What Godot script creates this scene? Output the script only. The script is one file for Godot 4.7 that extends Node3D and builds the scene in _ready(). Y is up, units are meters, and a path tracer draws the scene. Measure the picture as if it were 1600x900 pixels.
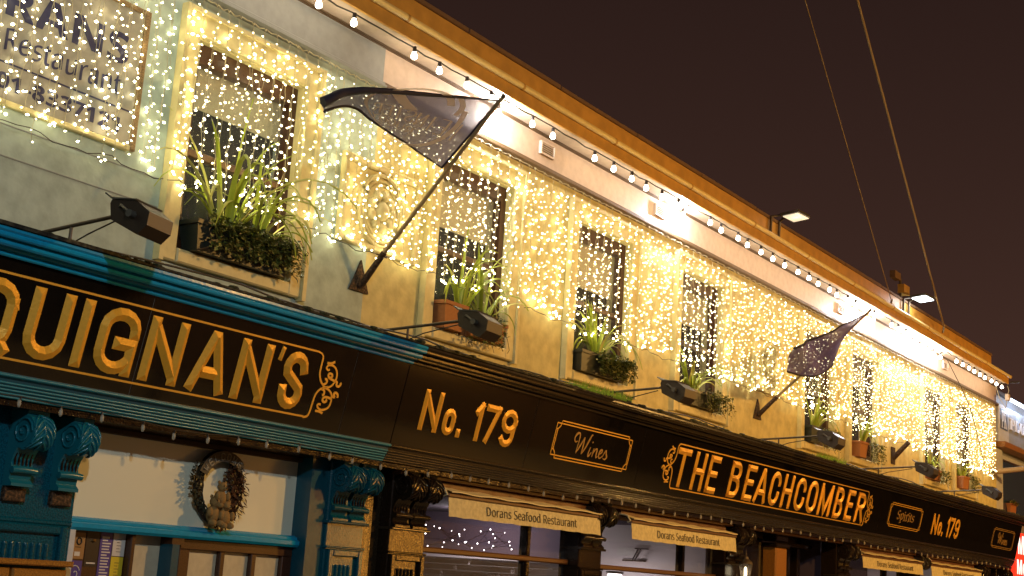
extends Node3D
# A row of pubs and restaurants at night: x runs along the facade, y is up, z points to the street. The upper wall is the plane z = 0.

const GROUND := -0.35
const FB := Vector3(0, 2.69, 0.35)          # foot of the leaning fascia board
const FU := Vector3(0, 0.97568, 0.21919)    # up along the board
const FN := Vector3(0, -0.21919, 0.97568)   # out of the board
const TILT := 0.22098
const PAINT_JOINT := 9.27
const END_X := 30.65
var M := {}
var taken := {}
var rng := RandomNumberGenerator.new()


class MB:
	var v := PackedVector3Array()
	var n := PackedVector3Array()

	func tri(a: Vector3, b: Vector3, c: Vector3) -> void:
		var k := (b - a).cross(c - a).normalized()
		v.append_array([a, c, b])
		n.append_array([k, k, k])

	func tri_n(a: Vector3, b: Vector3, c: Vector3, na: Vector3, nb: Vector3, nc: Vector3) -> void:
		v.append_array([a, c, b])
		n.append_array([na, nc, nb])

	func quad(a: Vector3, b: Vector3, c: Vector3, d: Vector3) -> void:
		tri(a, b, c)
		tri(a, c, d)

	func box(c: Vector3, s: Vector3, b := Basis()) -> MB:
		var h := s / 2.0
		var p := []
		for i in 8:
			p.append(c + b * Vector3(h.x if i & 1 else -h.x, h.y if i & 2 else -h.y, h.z if i & 4 else -h.z))
		quad(p[4], p[5], p[7], p[6])
		quad(p[1], p[0], p[2], p[3])
		quad(p[5], p[1], p[3], p[7])
		quad(p[0], p[4], p[6], p[2])
		quad(p[6], p[7], p[3], p[2])
		quad(p[0], p[1], p[5], p[4])
		return self

	func bar(lo: Vector3, hi: Vector3) -> MB:
		return box((lo + hi) / 2.0, hi - lo)

	# a box whose long edges are chamfered on the front (z+) side
	func panel(lo: Vector3, hi: Vector3, k: float) -> MB:
		var a := [Vector3(lo.x, lo.y, lo.z), Vector3(hi.x, lo.y, lo.z), Vector3(hi.x, hi.y, lo.z), Vector3(lo.x, hi.y, lo.z)]
		var b := [Vector3(lo.x, lo.y, hi.z - k), Vector3(hi.x, lo.y, hi.z - k), Vector3(hi.x, hi.y, hi.z - k), Vector3(lo.x, hi.y, hi.z - k)]
		var c := [Vector3(lo.x + k, lo.y + k, hi.z), Vector3(hi.x - k, lo.y + k, hi.z), Vector3(hi.x - k, hi.y - k, hi.z), Vector3(lo.x + k, hi.y - k, hi.z)]
		for i in 4:
			var j := (i + 1) % 4
			quad(a[i], a[j], b[j], b[i])
			quad(b[i], b[j], c[j], c[i])
		quad(c[0], c[1], c[2], c[3])
		quad(a[1], a[0], a[3], a[2])
		return self

	func tube(pts: Array, r: float, sides := 6, r2 := -1.0) -> MB:
		var rings := []
		var norms := []
		var k := pts.size()
		for i in k:
			var d: Vector3 = (pts[mini(i + 1, k - 1)] - pts[maxi(i - 1, 0)]).normalized()
			var up := Vector3.UP if absf(d.y) < 0.9 else Vector3.RIGHT
			var s := d.cross(up).normalized()
			var t := d.cross(s).normalized()
			var q := r if r2 < 0.0 else lerpf(r, r2, i / float(maxi(k - 1, 1)))
			var ring := []
			var nr := []
			for j in sides:
				var a := TAU * j / sides
				var o := s * cos(a) + t * sin(a)
				ring.append(pts[i] + o * q)
				nr.append(o)
			rings.append(ring)
			norms.append(nr)
		for i in k - 1:
			for j in sides:
				var l := (j + 1) % sides
				tri_n(rings[i][j], rings[i][l], rings[i + 1][l], norms[i][j], norms[i][l], norms[i + 1][l])
				tri_n(rings[i][j], rings[i + 1][l], rings[i + 1][j], norms[i][j], norms[i + 1][l], norms[i + 1][j])
		for j in range(1, sides - 1):
			tri(rings[0][0], rings[0][j + 1], rings[0][j])
			tri(rings[k - 1][0], rings[k - 1][j], rings[k - 1][j + 1])
		return self

	# a closed profile of (z, y) drawn out along x; corner points flat shaded
	func sweep(prof: Array, x0: float, x1: float) -> MB:
		var p := PackedVector2Array(prof)
		if not Geometry2D.is_polygon_clockwise(p):
			p.reverse()
		var k := p.size()
		for i in k:
			var a := p[i]
			var b := p[(i + 1) % k]
			quad(Vector3(x0, a.y, a.x), Vector3(x0, b.y, b.x), Vector3(x1, b.y, b.x), Vector3(x1, a.y, a.x))
		var t := Geometry2D.triangulate_polygon(p)
		for i in range(0, t.size(), 3):
			var q := [p[t[i]], p[t[i + 1]], p[t[i + 2]]]
			for e in [[x0, -1.0], [x1, 1.0]]:
				var w := []
				for m in q:
					w.append(Vector3(e[0], m.y, m.x))
				if ((w[1] - w[0]).cross(w[2] - w[0])).x * e[1] > 0.0:
					tri(w[0], w[1], w[2])
				else:
					tri(w[0], w[2], w[1])
		return self

	# turned shape: points of (radius, height) round the y axis at c
	func lathe(c: Vector3, prof: Array, sides := 12, squash := 1.0) -> MB:
		for i in prof.size() - 1:
			var a: Vector2 = prof[i]
			var b: Vector2 = prof[i + 1]
			var slope := Vector2(b.y - a.y, a.x - b.x).normalized()
			for j in sides:
				var t0 := TAU * j / sides
				var t1 := TAU * (j + 1) / sides
				var d0 := Vector3(cos(t0), 0, sin(t0) * squash)
				var d1 := Vector3(cos(t1), 0, sin(t1) * squash)
				var n0 := (d0 * slope.x + Vector3.UP * slope.y).normalized()
				var n1 := (d1 * slope.x + Vector3.UP * slope.y).normalized()
				var q := [c + d0 * a.x + Vector3.UP * a.y, c + d1 * a.x + Vector3.UP * a.y, c + d1 * b.x + Vector3.UP * b.y, c + d0 * b.x + Vector3.UP * b.y]
				tri_n(q[0], q[2], q[1], n0, n1, n1)
				tri_n(q[0], q[3], q[2], n0, n0, n1)
		return self

	func ball(c: Vector3, r: Vector3, rows := 6, sides := 8) -> MB:
		for i in rows:
			var a0 := PI * i / rows - PI / 2
			var a1 := PI * (i + 1) / rows - PI / 2
			for j in sides:
				var t0 := TAU * j / sides
				var t1 := TAU * (j + 1) / sides
				var d := [Vector3(cos(a0) * cos(t0), sin(a0), cos(a0) * sin(t0)), Vector3(cos(a0) * cos(t1), sin(a0), cos(a0) * sin(t1)), Vector3(cos(a1) * cos(t1), sin(a1), cos(a1) * sin(t1)), Vector3(cos(a1) * cos(t0), sin(a1), cos(a1) * sin(t0))]
				if i > 0:
					tri_n(c + d[0] * r, c + d[2] * r, c + d[1] * r, d[0], d[2], d[1])
				if i < rows - 1:
					tri_n(c + d[0] * r, c + d[3] * r, c + d[2] * r, d[0], d[3], d[2])
		return self

	# eight-sided jewel: the lens of a small lamp
	func jewel(c: Vector3, ax: Vector3, len: float, r: float) -> MB:
		var s := ax.cross(Vector3.UP if absf(ax.y) < 0.9 else Vector3.RIGHT).normalized()
		var t := ax.cross(s)
		var ring := [c + s * r, c + t * r, c - s * r, c - t * r]
		var a := c + ax * len * 0.5
		var b := c - ax * len * 0.5
		for i in 4:
			tri(a, ring[(i + 1) % 4], ring[i])
			tri(b, ring[i], ring[(i + 1) % 4])
		return self

	func mesh(off := Vector3.ZERO) -> ArrayMesh:
		var w := v
		if off != Vector3.ZERO:
			w = Transform3D(Basis(), -off) * v
		var a := []
		a.resize(Mesh.ARRAY_MAX)
		a[Mesh.ARRAY_VERTEX] = w
		a[Mesh.ARRAY_NORMAL] = n
		var m := ArrayMesh.new()
		m.add_surface_from_arrays(Mesh.PRIMITIVE_TRIANGLES, a)
		return m


# ------------------------------------------------------------------ nodes

func numbered(called: String) -> String:
	taken[called] = taken.get(called, -1) + 1
	return called if taken[called] == 0 else "%s_%03d" % [called, taken[called]]


func thing(called: String, label: String, category: String, at: Vector3, group := "") -> Node3D:
	var o := Node3D.new()
	o.name = numbered(called)
	o.position = at
	o.set_meta("label", label)
	o.set_meta("category", category)
	if group:
		o.set_meta("group", group)
	add_child(o)
	return o


func base_of(o: Node) -> Vector3:
	var at := Vector3.ZERO
	while o is Node3D and o != self:
		at += o.position
		o = o.get_parent()
	return at


# a part built in world coordinates
func part(parent: Node, called: String, mb: MB, mat: Material, label := "") -> MeshInstance3D:
	var o := MeshInstance3D.new()
	o.name = called
	o.mesh = mb.mesh(base_of(parent))
	o.material_override = null
	o.mesh.surface_set_material(0, mat)
	if label:
		o.set_meta("label", label)
	parent.add_child(o, true)
	return o


func structure(called: String, mb: MB, mat: Material) -> MeshInstance3D:
	var o := part(self, called, mb, mat)
	o.set_meta("kind", "structure")
	return o


func omni(parent: Node, called: String, at: Vector3, energy: float, color: Color, size := 0.02) -> void:
	var l := OmniLight3D.new()
	l.name = called
	l.position = at - base_of(parent)
	l.light_energy = energy
	l.light_color = color
	l.light_size = size
	l.omni_range = 40.0
	l.omni_attenuation = 2.0
	l.shadow_enabled = true
	parent.add_child(l, true)


func text(parent: Node, called: String, words: String, at: Vector3, height: float, width: float, mat: Material, turn := Vector3.ZERO, bold := true, serif := false, slant := 0.0, depth := 0.004) -> void:
	var f := SystemFont.new()
	f.font_names = PackedStringArray(["Droid Serif" if serif else "Droid Sans"])
	f.font_weight = 700 if bold else 400
	var t := TextMesh.new()
	if slant != 0.0:
		var fv := FontVariation.new()
		fv.base_font = f
		fv.variation_transform = Transform2D(Vector2(1, 0), Vector2(slant, 1), Vector2.ZERO)
		t.font = fv
	else:
		t.font = f
	t.text = words
	t.font_size = 64
	t.pixel_size = 0.01
	t.depth = 0.05
	t.curve_step = 2.0
	t.horizontal_alignment = HORIZONTAL_ALIGNMENT_LEFT
	t.vertical_alignment = VERTICAL_ALIGNMENT_BOTTOM
	var lo := Vector3.INF
	var hi := -Vector3.INF
	var src := t.get_mesh_arrays()
	for q: Vector3 in src[Mesh.ARRAY_VERTEX]:
		lo = lo.min(q)
		hi = hi.max(q)
	var sc := Vector3(width / (hi.x - lo.x), height / (hi.y - lo.y), depth / 0.05)
	var b := Basis.from_euler(turn)
	var mb := MB.new()
	var vs: PackedVector3Array = src[Mesh.ARRAY_VERTEX]
	var ix = src[Mesh.ARRAY_INDEX]
	for i in (ix.size() if ix != null else vs.size()):
		var q: Vector3 = vs[ix[i] if ix != null else i]
		mb.v.append(at + b * ((q - lo) * sc))
	for i in range(0, mb.v.size(), 3):
		var k := (mb.v[i + 2] - mb.v[i]).cross(mb.v[i + 1] - mb.v[i]).normalized()
		mb.n.append_array([k, k, k])
	part(parent, called, mb, mat)


# ------------------------------------------------------------------ materials

func lin(r: float, g: float, b: float, a := 1.0) -> Color:
	var c := Color(r, g, b).linear_to_srgb()
	c.a = a
	return c


func noise_image(sd: int, freq: float, lo: float, hi: float, size := 512, stretch := 1.0, octaves := 4) -> ImageTexture:
	var f := FastNoiseLite.new()
	f.seed = sd
	f.frequency = freq
	f.fractal_octaves = octaves
	f.noise_type = FastNoiseLite.TYPE_SIMPLEX_SMOOTH
	var im := f.get_seamless_image(size, size)
	im.convert(Image.FORMAT_RGBA8)
	var d := im.get_data()
	for i in range(0, d.size(), 4):
		var q := int(clampf(lerpf(lo, hi, d[i] / 255.0), 0.0, 1.0) * 255.0)
		d[i] = q
		d[i + 1] = q
		d[i + 2] = q
		d[i + 3] = 255
	return ImageTexture.create_from_image(Image.create_from_data(size, size, false, Image.FORMAT_RGBA8, d))


func mat(called: String, c: Color, rough := 0.7, metal := 0.0, tex: Texture2D = null, scale := 1.0, bump := 0.0, bump_tex: Texture2D = null) -> StandardMaterial3D:
	var m := StandardMaterial3D.new()
	m.resource_name = called
	m.albedo_color = c
	m.roughness = rough
	m.metallic = metal
	if tex:
		m.albedo_texture = tex
	if bump > 0.0:
		m.heightmap_enabled = true
		m.heightmap_texture = bump_tex if bump_tex else tex
		m.heightmap_scale = bump
	if tex or bump > 0.0:
		m.uv1_triplanar = true
		m.uv1_world_triplanar = true
		m.uv1_scale = Vector3.ONE * scale
	M[called] = m
	return m


func glow(called: String, c: Color, energy: float) -> StandardMaterial3D:
	var m := mat(called, c, 0.5)
	m.emission_enabled = true
	m.emission = c
	m.emission_energy_multiplier = energy
	return m


func make_materials() -> void:
	var blotch := noise_image(3, 0.012, 0.86, 1.05)
	var fine := noise_image(5, 0.02, 0.93, 1.02)
	var grain := noise_image(9, 0.12, 0.6, 1.15, 512, 1.0, 2)
	var rough := noise_image(12, 0.025, 0.0, 1.0, 512, 1.0, 3)
	var wrinkle := noise_image(14, 0.09, 0.0, 1.0, 512, 1.0, 3)
	mat("teal_wall", lin(0.46, 0.56, 0.48), 0.75, 0.0, blotch, 0.7, 0.2, rough)
	mat("cream_wall", lin(0.66, 0.57, 0.26), 0.75, 0.0, blotch, 0.7, 0.2, rough)
	mat("casing", lin(0.7, 0.61, 0.3), 0.5, 0.0, fine, 0.8, 0.1, rough)
	mat("frieze_white", lin(0.54, 0.42, 0.32), 0.6, 0.0, fine, 0.7, 0.12, rough)
	mat("frieze_grey", lin(0.26, 0.28, 0.27), 0.6, 0.0, fine, 0.7, 0.12, rough)
	mat("moulding", lin(0.13, 0.075, 0.03), 0.6, 0.0, fine, 0.8)  # dark brown puts the shade below the frieze into the colour
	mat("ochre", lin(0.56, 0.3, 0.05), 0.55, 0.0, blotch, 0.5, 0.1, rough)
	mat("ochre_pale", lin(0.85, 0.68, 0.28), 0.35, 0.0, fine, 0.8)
	mat("coping", lin(0.16, 0.09, 0.045), 0.8, 0.0, fine, 0.8)
	mat("timber", lin(0.075, 0.028, 0.012), 0.35, 0.0, grain, 1.2, 0.05)
	mat("blind", lin(0.5, 0.44, 0.27), 0.8, 0.0, fine, 2.0)
	mat("room", lin(0.035, 0.028, 0.022), 0.9, 0.0, blotch, 0.6)
	mat("black_gloss", lin(0.008, 0.0065, 0.005), 0.07, 0.0, blotch, 0.9, 0.006, rough)
	mat("seam", lin(0.16, 0.13, 0.1), 0.5)
	mat("black_moulding", lin(0.03, 0.022, 0.013), 0.14, 0.0, fine, 1.2, 0.03, rough)
	mat("gold", lin(0.88, 0.47, 0.045), 0.4, 0.3, fine, 2.5, 0.12, rough)
	mat("gold_line", lin(0.8, 0.45, 0.06), 0.4, 0.3)
	mat("gold_dull", lin(0.42, 0.25, 0.07), 0.45, 0.3)
	mat("blue", lin(0.008, 0.3, 0.55), 0.16, 0.0, fine, 1.5, 0.03, rough)
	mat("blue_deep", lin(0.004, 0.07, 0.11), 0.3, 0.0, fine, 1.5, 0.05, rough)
	mat("blue_reed", lin(0.02, 0.2, 0.27), 0.28, 0.0, fine, 1.5, 0.05, rough)
	mat("dark_wood", lin(0.02, 0.012, 0.007), 0.14, 0.0, grain, 1.0, 0.12, wrinkle)
	mat("console_blue", lin(0.008, 0.14, 0.19), 0.25)
	mat("pub_blue", lin(0.004, 0.1, 0.15), 0.16, 0.0, grain, 1.0, 0.1, wrinkle)
	mat("gilt_wood", lin(0.3, 0.15, 0.03), 0.32, 0.3, wrinkle, 2.2, 0.5, wrinkle)
	mat("ledge_lead", lin(0.11, 0.1, 0.055), 0.85, 0.0, rough, 0.9, 0.9, rough)
	mat("moss", lin(0.12, 0.13, 0.03), 0.95, 0.0, rough, 2.0, 1.0, rough)
	mat("grass", lin(0.16, 0.3, 0.02), 0.6)
	M.grass.backlight_enabled = true
	M.grass.backlight = lin(0.1, 0.16, 0.02)
	mat("blade", lin(0.33, 0.4, 0.03), 0.4)
	M.blade.backlight_enabled = true
	M.blade.backlight = lin(0.16, 0.18, 0.03)
	mat("blade_pale", lin(0.62, 0.6, 0.15), 0.45)
	mat("ivy", lin(0.08, 0.11, 0.02), 0.5)
	mat("ivy_pale", lin(0.28, 0.27, 0.06), 0.5)
	mat("soil", lin(0.03, 0.022, 0.014), 0.95)
	mat("terracotta", lin(0.4, 0.16, 0.05), 0.7, 0.0, fine, 2.0, 0.1, rough)
	mat("plastic_pot", lin(0.02, 0.028, 0.022), 0.4)
	mat("lamp_housing", lin(0.03, 0.018, 0.01), 0.45, 0.2, fine, 2.0)
	mat("lamp_grey", lin(0.09, 0.085, 0.07), 0.45, 0.4)
	mat("iron", lin(0.1, 0.075, 0.05), 0.5, 0.4, fine, 2.0)
	mat("rust", lin(0.2, 0.1, 0.045), 0.75, 0.1, rough, 2.5, 0.2, rough)
	mat("pole_wood", lin(0.4, 0.27, 0.12), 0.5, 0.0, grain, 2.0)
	mat("cable", lin(0.03, 0.024, 0.018), 0.6)
	mat("cable_pale", lin(0.5, 0.44, 0.28), 0.5)
	mat("socket", lin(0.03, 0.022, 0.018), 0.5)
	mat("flag", lin(0.026, 0.02, 0.05, 0.92), 0.8)
	M.flag.transparency = BaseMaterial3D.TRANSPARENCY_ALPHA
	M.flag.backlight_enabled = true
	M.flag.backlight = lin(0.2, 0.18, 0.26)
	mat("flag_dark", lin(0.012, 0.011, 0.03), 0.8)
	mat("flag_far", lin(0.09, 0.08, 0.42, 0.92), 0.8)
	M.flag_far.transparency = BaseMaterial3D.TRANSPARENCY_ALPHA
	mat("flag_print", lin(0.8, 0.72, 0.6, 0.9), 0.8)
	M.flag_print.backlight_enabled = true
	M.flag_print.backlight = lin(0.95, 0.85, 0.7)
	M.flag_print.transparency = BaseMaterial3D.TRANSPARENCY_ALPHA
	mat("vent", lin(0.6, 0.5, 0.4), 0.5)
	mat("vent_gap", lin(0.004, 0.003, 0.003), 0.9)
	mat("cream_panel", lin(0.72, 0.74, 0.6), 0.3)
	mat("cream_door", lin(0.55, 0.5, 0.36), 0.5, 0.0, fine, 1.0)
	mat("awning", lin(0.68, 0.6, 0.34), 0.85, 0.0, blotch, 2.2, 0.15, rough)
	mat("awning_edge", lin(0.72, 0.62, 0.36), 0.6)
	mat("awning_box", lin(0.16, 0.07, 0.025), 0.4, 0.0, grain, 1.0)
	mat("print_brown", lin(0.07, 0.05, 0.02), 0.7)
	mat("print_navy", lin(0.012, 0.016, 0.075), 0.5)
	mat("sign_white", lin(0.33, 0.31, 0.26), 0.5, 0.0, blotch, 1.0)
	mat("sign_tan", lin(0.33, 0.21, 0.09), 0.5, 0.0, grain, 1.0)
	mat("orange_wood", lin(0.42, 0.17, 0.02), 0.4, 0.0, grain, 1.0)
	mat("bear", lin(0.34, 0.21, 0.07), 0.95, 0.0, fine, 6.0, 0.4, wrinkle)
	mat("twig", lin(0.05, 0.028, 0.012), 0.9)
	mat("leaf_dark", lin(0.03, 0.032, 0.014), 0.8)
	mat("leaf_brown", lin(0.09, 0.035, 0.012), 0.9)
	mat("slate", lin(0.045, 0.042, 0.035), 0.6)
	mat("chalk", lin(0.3, 0.28, 0.22), 0.8)
	mat("poster_purple", lin(0.06, 0.04, 0.24), 0.4)
	mat("poster_white", lin(0.6, 0.58, 0.55), 0.5)
	mat("poster_yellow", lin(0.62, 0.5, 0.03), 0.5)
	mat("poster_brown", lin(0.3, 0.16, 0.06), 0.5)
	mat("poster_black", lin(0.015, 0.012, 0.014), 0.4)
	mat("room_mauve", lin(0.07, 0.05, 0.075), 0.8)
	mat("room_white", lin(0.6, 0.55, 0.55), 0.7)
	mat("grey_paint", lin(0.3, 0.33, 0.38), 0.5, 0.0, fine, 0.8)
	mat("pale_paint", lin(0.55, 0.58, 0.62), 0.5, 0.0, fine, 0.8)
	mat("letter_white", lin(0.75, 0.76, 0.78), 0.4)
	mat("navy_tile", lin(0.02, 0.028, 0.06), 0.4)
	mat("red_panel", lin(0.6, 0.035, 0.015), 0.35)
	mat("asphalt", lin(0.05, 0.048, 0.045), 0.75, 0.0, rough, 0.6, 0.3, rough)
	mat("paving", lin(0.2, 0.19, 0.17), 0.8, 0.0, fine, 0.6, 0.2, rough)
	mat("kerb", lin(0.28, 0.27, 0.25), 0.8, 0.0, fine, 0.6)
	mat("roof_slate", lin(0.06, 0.055, 0.055), 0.8, 0.0, fine, 0.8)
	mat("steel", lin(0.25, 0.24, 0.22), 0.4, 0.7)
	var g := mat("glass", lin(0.8, 0.8, 0.8, 0.06), 0.02)
	g.transparency = BaseMaterial3D.TRANSPARENCY_ALPHA
	g = mat("clear_plastic", lin(0.7, 0.66, 0.52, 0.4), 0.08)
	g.transparency = BaseMaterial3D.TRANSPARENCY_ALPHA
	g = mat("blue_glass", lin(0.02, 0.05, 0.11, 0.75), 0.05)
	g.transparency = BaseMaterial3D.TRANSPARENCY_ALPHA
	glow("led", lin(1.0, 0.875, 0.51), 27.0)
	glow("led_dim", lin(1.0, 0.875, 0.51), 14.0)
	glow("bulb", lin(1.0, 0.86, 0.66), 24.0)
	glow("bulb_bright", lin(0.95, 0.95, 1.0), 30.0)
	glow("lamp_white", lin(0.85, 0.95, 1.0), 14.0)
	glow("lamp_sodium", lin(1.0, 0.55, 0.14), 30.0)
	glow("lamp_faint", lin(1.0, 0.9, 0.65), 0.75)
	glow("red_lit", lin(1.0, 0.05, 0.02), 0.75)
	glow("white_lit", lin(1.0, 0.95, 0.95), 1.1)
	glow("lamp_warm", lin(1.0, 0.85, 0.55), 3.0)
	glow("tube_white", lin(0.7, 0.82, 1.0), 12.0)
	glow("shop_lamp", lin(1.0, 0.9, 0.92), 9.0)


# ------------------------------------------------------------------ lettering

func arc(cx: float, cy: float, rx: float, ry: float, a0: float, a1: float, k := 7) -> Array:
	var out := []
	for i in k + 1:
		var a := deg_to_rad(lerpf(a0, a1, i / float(k)))
		out.append(Vector2(cx + rx * cos(a), cy + ry * sin(a)))
	return out


func V2(x: float, y: float) -> Vector2:
	return Vector2(x, y)


func V3(x: float, y: float, z: float) -> Vector3:
	return Vector3(x, y, z)


# centre lines of a letter in a unit box
func glyph(c: String) -> Array:
	var q := 0.28
	match c:
		"Q": return [arc(.5, 1 - q, .5, q, 0, 180) + arc(.5, q, .5, q, 180, 360) + [V2(1, 1 - q)], [V2(.58, .28), V2(1.02, -.06)]]
		"O": return [arc(.5, 1 - q, .5, q, 0, 180) + arc(.5, q, .5, q, 180, 360) + [V2(1, 1 - q)]]
		"U": return [[V2(0, 1)] + arc(.5, q, .5, q, 180, 360) + [V2(1, 1)]]
		"I": return [[V2(.5, 0), V2(.5, 1)]]
		"G": return [[V2(1, .7)] + arc(.5, 1 - q, .5, q, 10, 180) + arc(.5, q, .5, q, 180, 330), [V2(.55, .46), V2(1, .46), V2(1, 0)]]
		"C": return [[V2(1, .7)] + arc(.5, 1 - q, .5, q, 10, 180) + arc(.5, q, .5, q, 180, 350) + [V2(1, .32)]]
		"N": return [[V2(0, 0), V2(0, 1)], [V2(.05, .93), V2(.95, .07), V2(-9, 0)], [V2(1, 0), V2(1, 1)]]
		"M": return [[V2(0, 0), V2(0, 1)], [V2(.05, .93), V2(.5, .05), V2(.95, .93), V2(-9, 0)], [V2(1, 1), V2(1, 0)]]
		"A": return [[V2(0, 0), V2(.46, 1), V2(.54, 1), V2(1, 0)], [V2(.24, .28), V2(.76, .28), V2(-9, 0)]]
		"'": return [[V2(.6, 1), V2(.3, .84)]]
		"S": return [arc(.5, .76, .5, .24, 5, 180, 8) + [V2(.06, .64), V2(.5, .5), V2(.94, .36)] + arc(.5, .24, .5, .24, 0, -185, 8)]
		"T": return [[V2(0, 1), V2(1, 1)], [V2(.5, 1), V2(.5, 0)]]
		"H": return [[V2(0, 0), V2(0, 1)], [V2(1, 0), V2(1, 1)], [V2(0, .5), V2(1, .5)]]
		"E": return [[V2(0, 0), V2(0, 1)], [V2(0, 1), V2(1, 1)], [V2(0, .52), V2(.85, .52)], [V2(0, 0), V2(1, 0)]]
		"B": return [[V2(0, 0), V2(0, 1)], [V2(0, 1)] + arc(.55, .77, .4, .23, 90, -90) + [V2(0, .54)], [V2(0, .54)] + arc(.55, .27, .45, .27, 90, -90) + [V2(0, 0)]]
		"R": return [[V2(0, 0), V2(0, 1)], [V2(0, 1)] + arc(.55, .75, .45, .25, 90, -90) + [V2(0, .5)], [V2(.5, .5), V2(1, 0)]]
		"L": return [[V2(0, 1), V2(0, 0), V2(1, 0)]]
		"Y": return [[V2(0, 1), V2(.5, .5)], [V2(1, 1), V2(.5, .5)], [V2(.5, .5), V2(.5, 0)]]
		"o": return [arc(.5, .4, .5, .2, 0, 180) + arc(.5, .2, .5, .2, 180, 360) + [V2(1, .4)]]
		".": return [[V2(.5, .0), V2(.5, .045)]]
		"1": return [[V2(.1, .8), V2(.6, 1)], [V2(.6, 1), V2(.6, 0)]]
		"7": return [[V2(0, 1), V2(1, 1)], [V2(1, 1), V2(.35, 0)]]
		"9": return [arc(.5, .72, .5, .28, 0, 360, 12), [V2(1, .72), V2(.95, .4)] + arc(.5, .25, .45, .25, 0, -150, 6)]
	return []


func plain_glyph(c: String) -> Array:
	return glyph(c).map(func(l): return l.filter(func(q): return q.x > -5.0))


# a chiselled stroke: two facets that meet in a ridge, hipped at the ends; place maps (x, s, h) to the scene
func chisel(mb: MB, pts: Array, hw: float, h: float, place: Callable) -> void:
	var ext := hw
	if pts[-1].x < -50.0:
		pts = pts.slice(0, -1)
		ext = 0.0
	var k := pts.size()
	var l := []
	var r := []
	var m := []
	for i in k:
		var d0: Vector2 = (pts[i] - pts[maxi(i - 1, 0)]).normalized()
		var d1: Vector2 = (pts[mini(i + 1, k - 1)] - pts[i]).normalized()
		if d0 == Vector2.ZERO: d0 = d1
		if d1 == Vector2.ZERO: d1 = d0
		var t := (d0 + d1).normalized()
		var nn := Vector2(-t.y, t.x)
		var w := hw / maxf(0.5, t.dot(d1))
		var e: Vector2 = pts[i]
		if i == 0: e = pts[0] - d1 * ext
		if i == k - 1: e = pts[i] + d0 * ext
		l.append(place.call(e.x + nn.x * w, e.y + nn.y * w, 0.002))
		r.append(place.call(e.x - nn.x * w, e.y - nn.y * w, 0.002))
		m.append(place.call(pts[i].x, pts[i].y, h))
	for i in k - 1:
		mb.quad(r[i], r[i + 1], m[i + 1], m[i])
		mb.quad(m[i], m[i + 1], l[i + 1], l[i])
	mb.tri(l[0], r[0], m[0])
	mb.tri(r[k - 1], l[k - 1], m[k - 1])


# a flat raised line
func band(mb: MB, pts: Array, hw: float, h: float, place: Callable, taper := false) -> void:
	var k := pts.size()
	var rows := []
	for i in k:
		var t: Vector2 = (pts[mini(i + 1, k - 1)] - pts[maxi(i - 1, 0)]).normalized()
		var nn := Vector2(-t.y, t.x) * (hw * (1.0 - 0.6 * absf(2.0 * i / maxf(1, k - 1) - 1.0)) if taper else hw)
		var p: Vector2 = pts[i]
		rows.append([place.call(p.x + nn.x, p.y + nn.y, 0.0005), place.call(p.x + nn.x, p.y + nn.y, h), place.call(p.x - nn.x, p.y - nn.y, h), place.call(p.x - nn.x, p.y - nn.y, 0.0005)])
	for i in k - 1:
		for j in 3:
			mb.quad(rows[i][j + 1], rows[i + 1][j + 1], rows[i + 1][j], rows[i][j])
	mb.quad(rows[0][0], rows[0][3], rows[0][2], rows[0][1])
	mb.quad(rows[k - 1][3], rows[k - 1][0], rows[k - 1][1], rows[k - 1][2])


func smooth_line(pts: Array, step := 4) -> Array:
	var out := []
	for i in pts.size() - 1:
		var a: Vector2 = pts[maxi(i - 1, 0)]
		var d: Vector2 = pts[mini(i + 2, pts.size() - 1)]
		for j in step:
			out.append((pts[i] as Vector2).cubic_interpolate(pts[i + 1], a, d, j / float(step)))
	out.append(pts[-1])
	return out


func on_board(x: float, s: float, h: float) -> Vector3:
	return Vector3(x, 0, 0) + FB + FU * s + FN * (h + 0.003)


func letter(parent: Node, c: String, x0: float, x1: float, s0: float, s1: float, hw: float, h: float, m: Material) -> void:
	var mb := MB.new()
	for line in glyph(c):
		var p := []
		for q: Vector2 in line:
			p.append(V2(lerpf(x0 + hw, x1 - hw, q.x), lerpf(s0 + hw, s1 - hw, q.y)) if q.x > -5.0 else V2(-99, 0))
		chisel(mb, p, hw, h, on_board)
	part(parent, "letter", mb, m)


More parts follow.
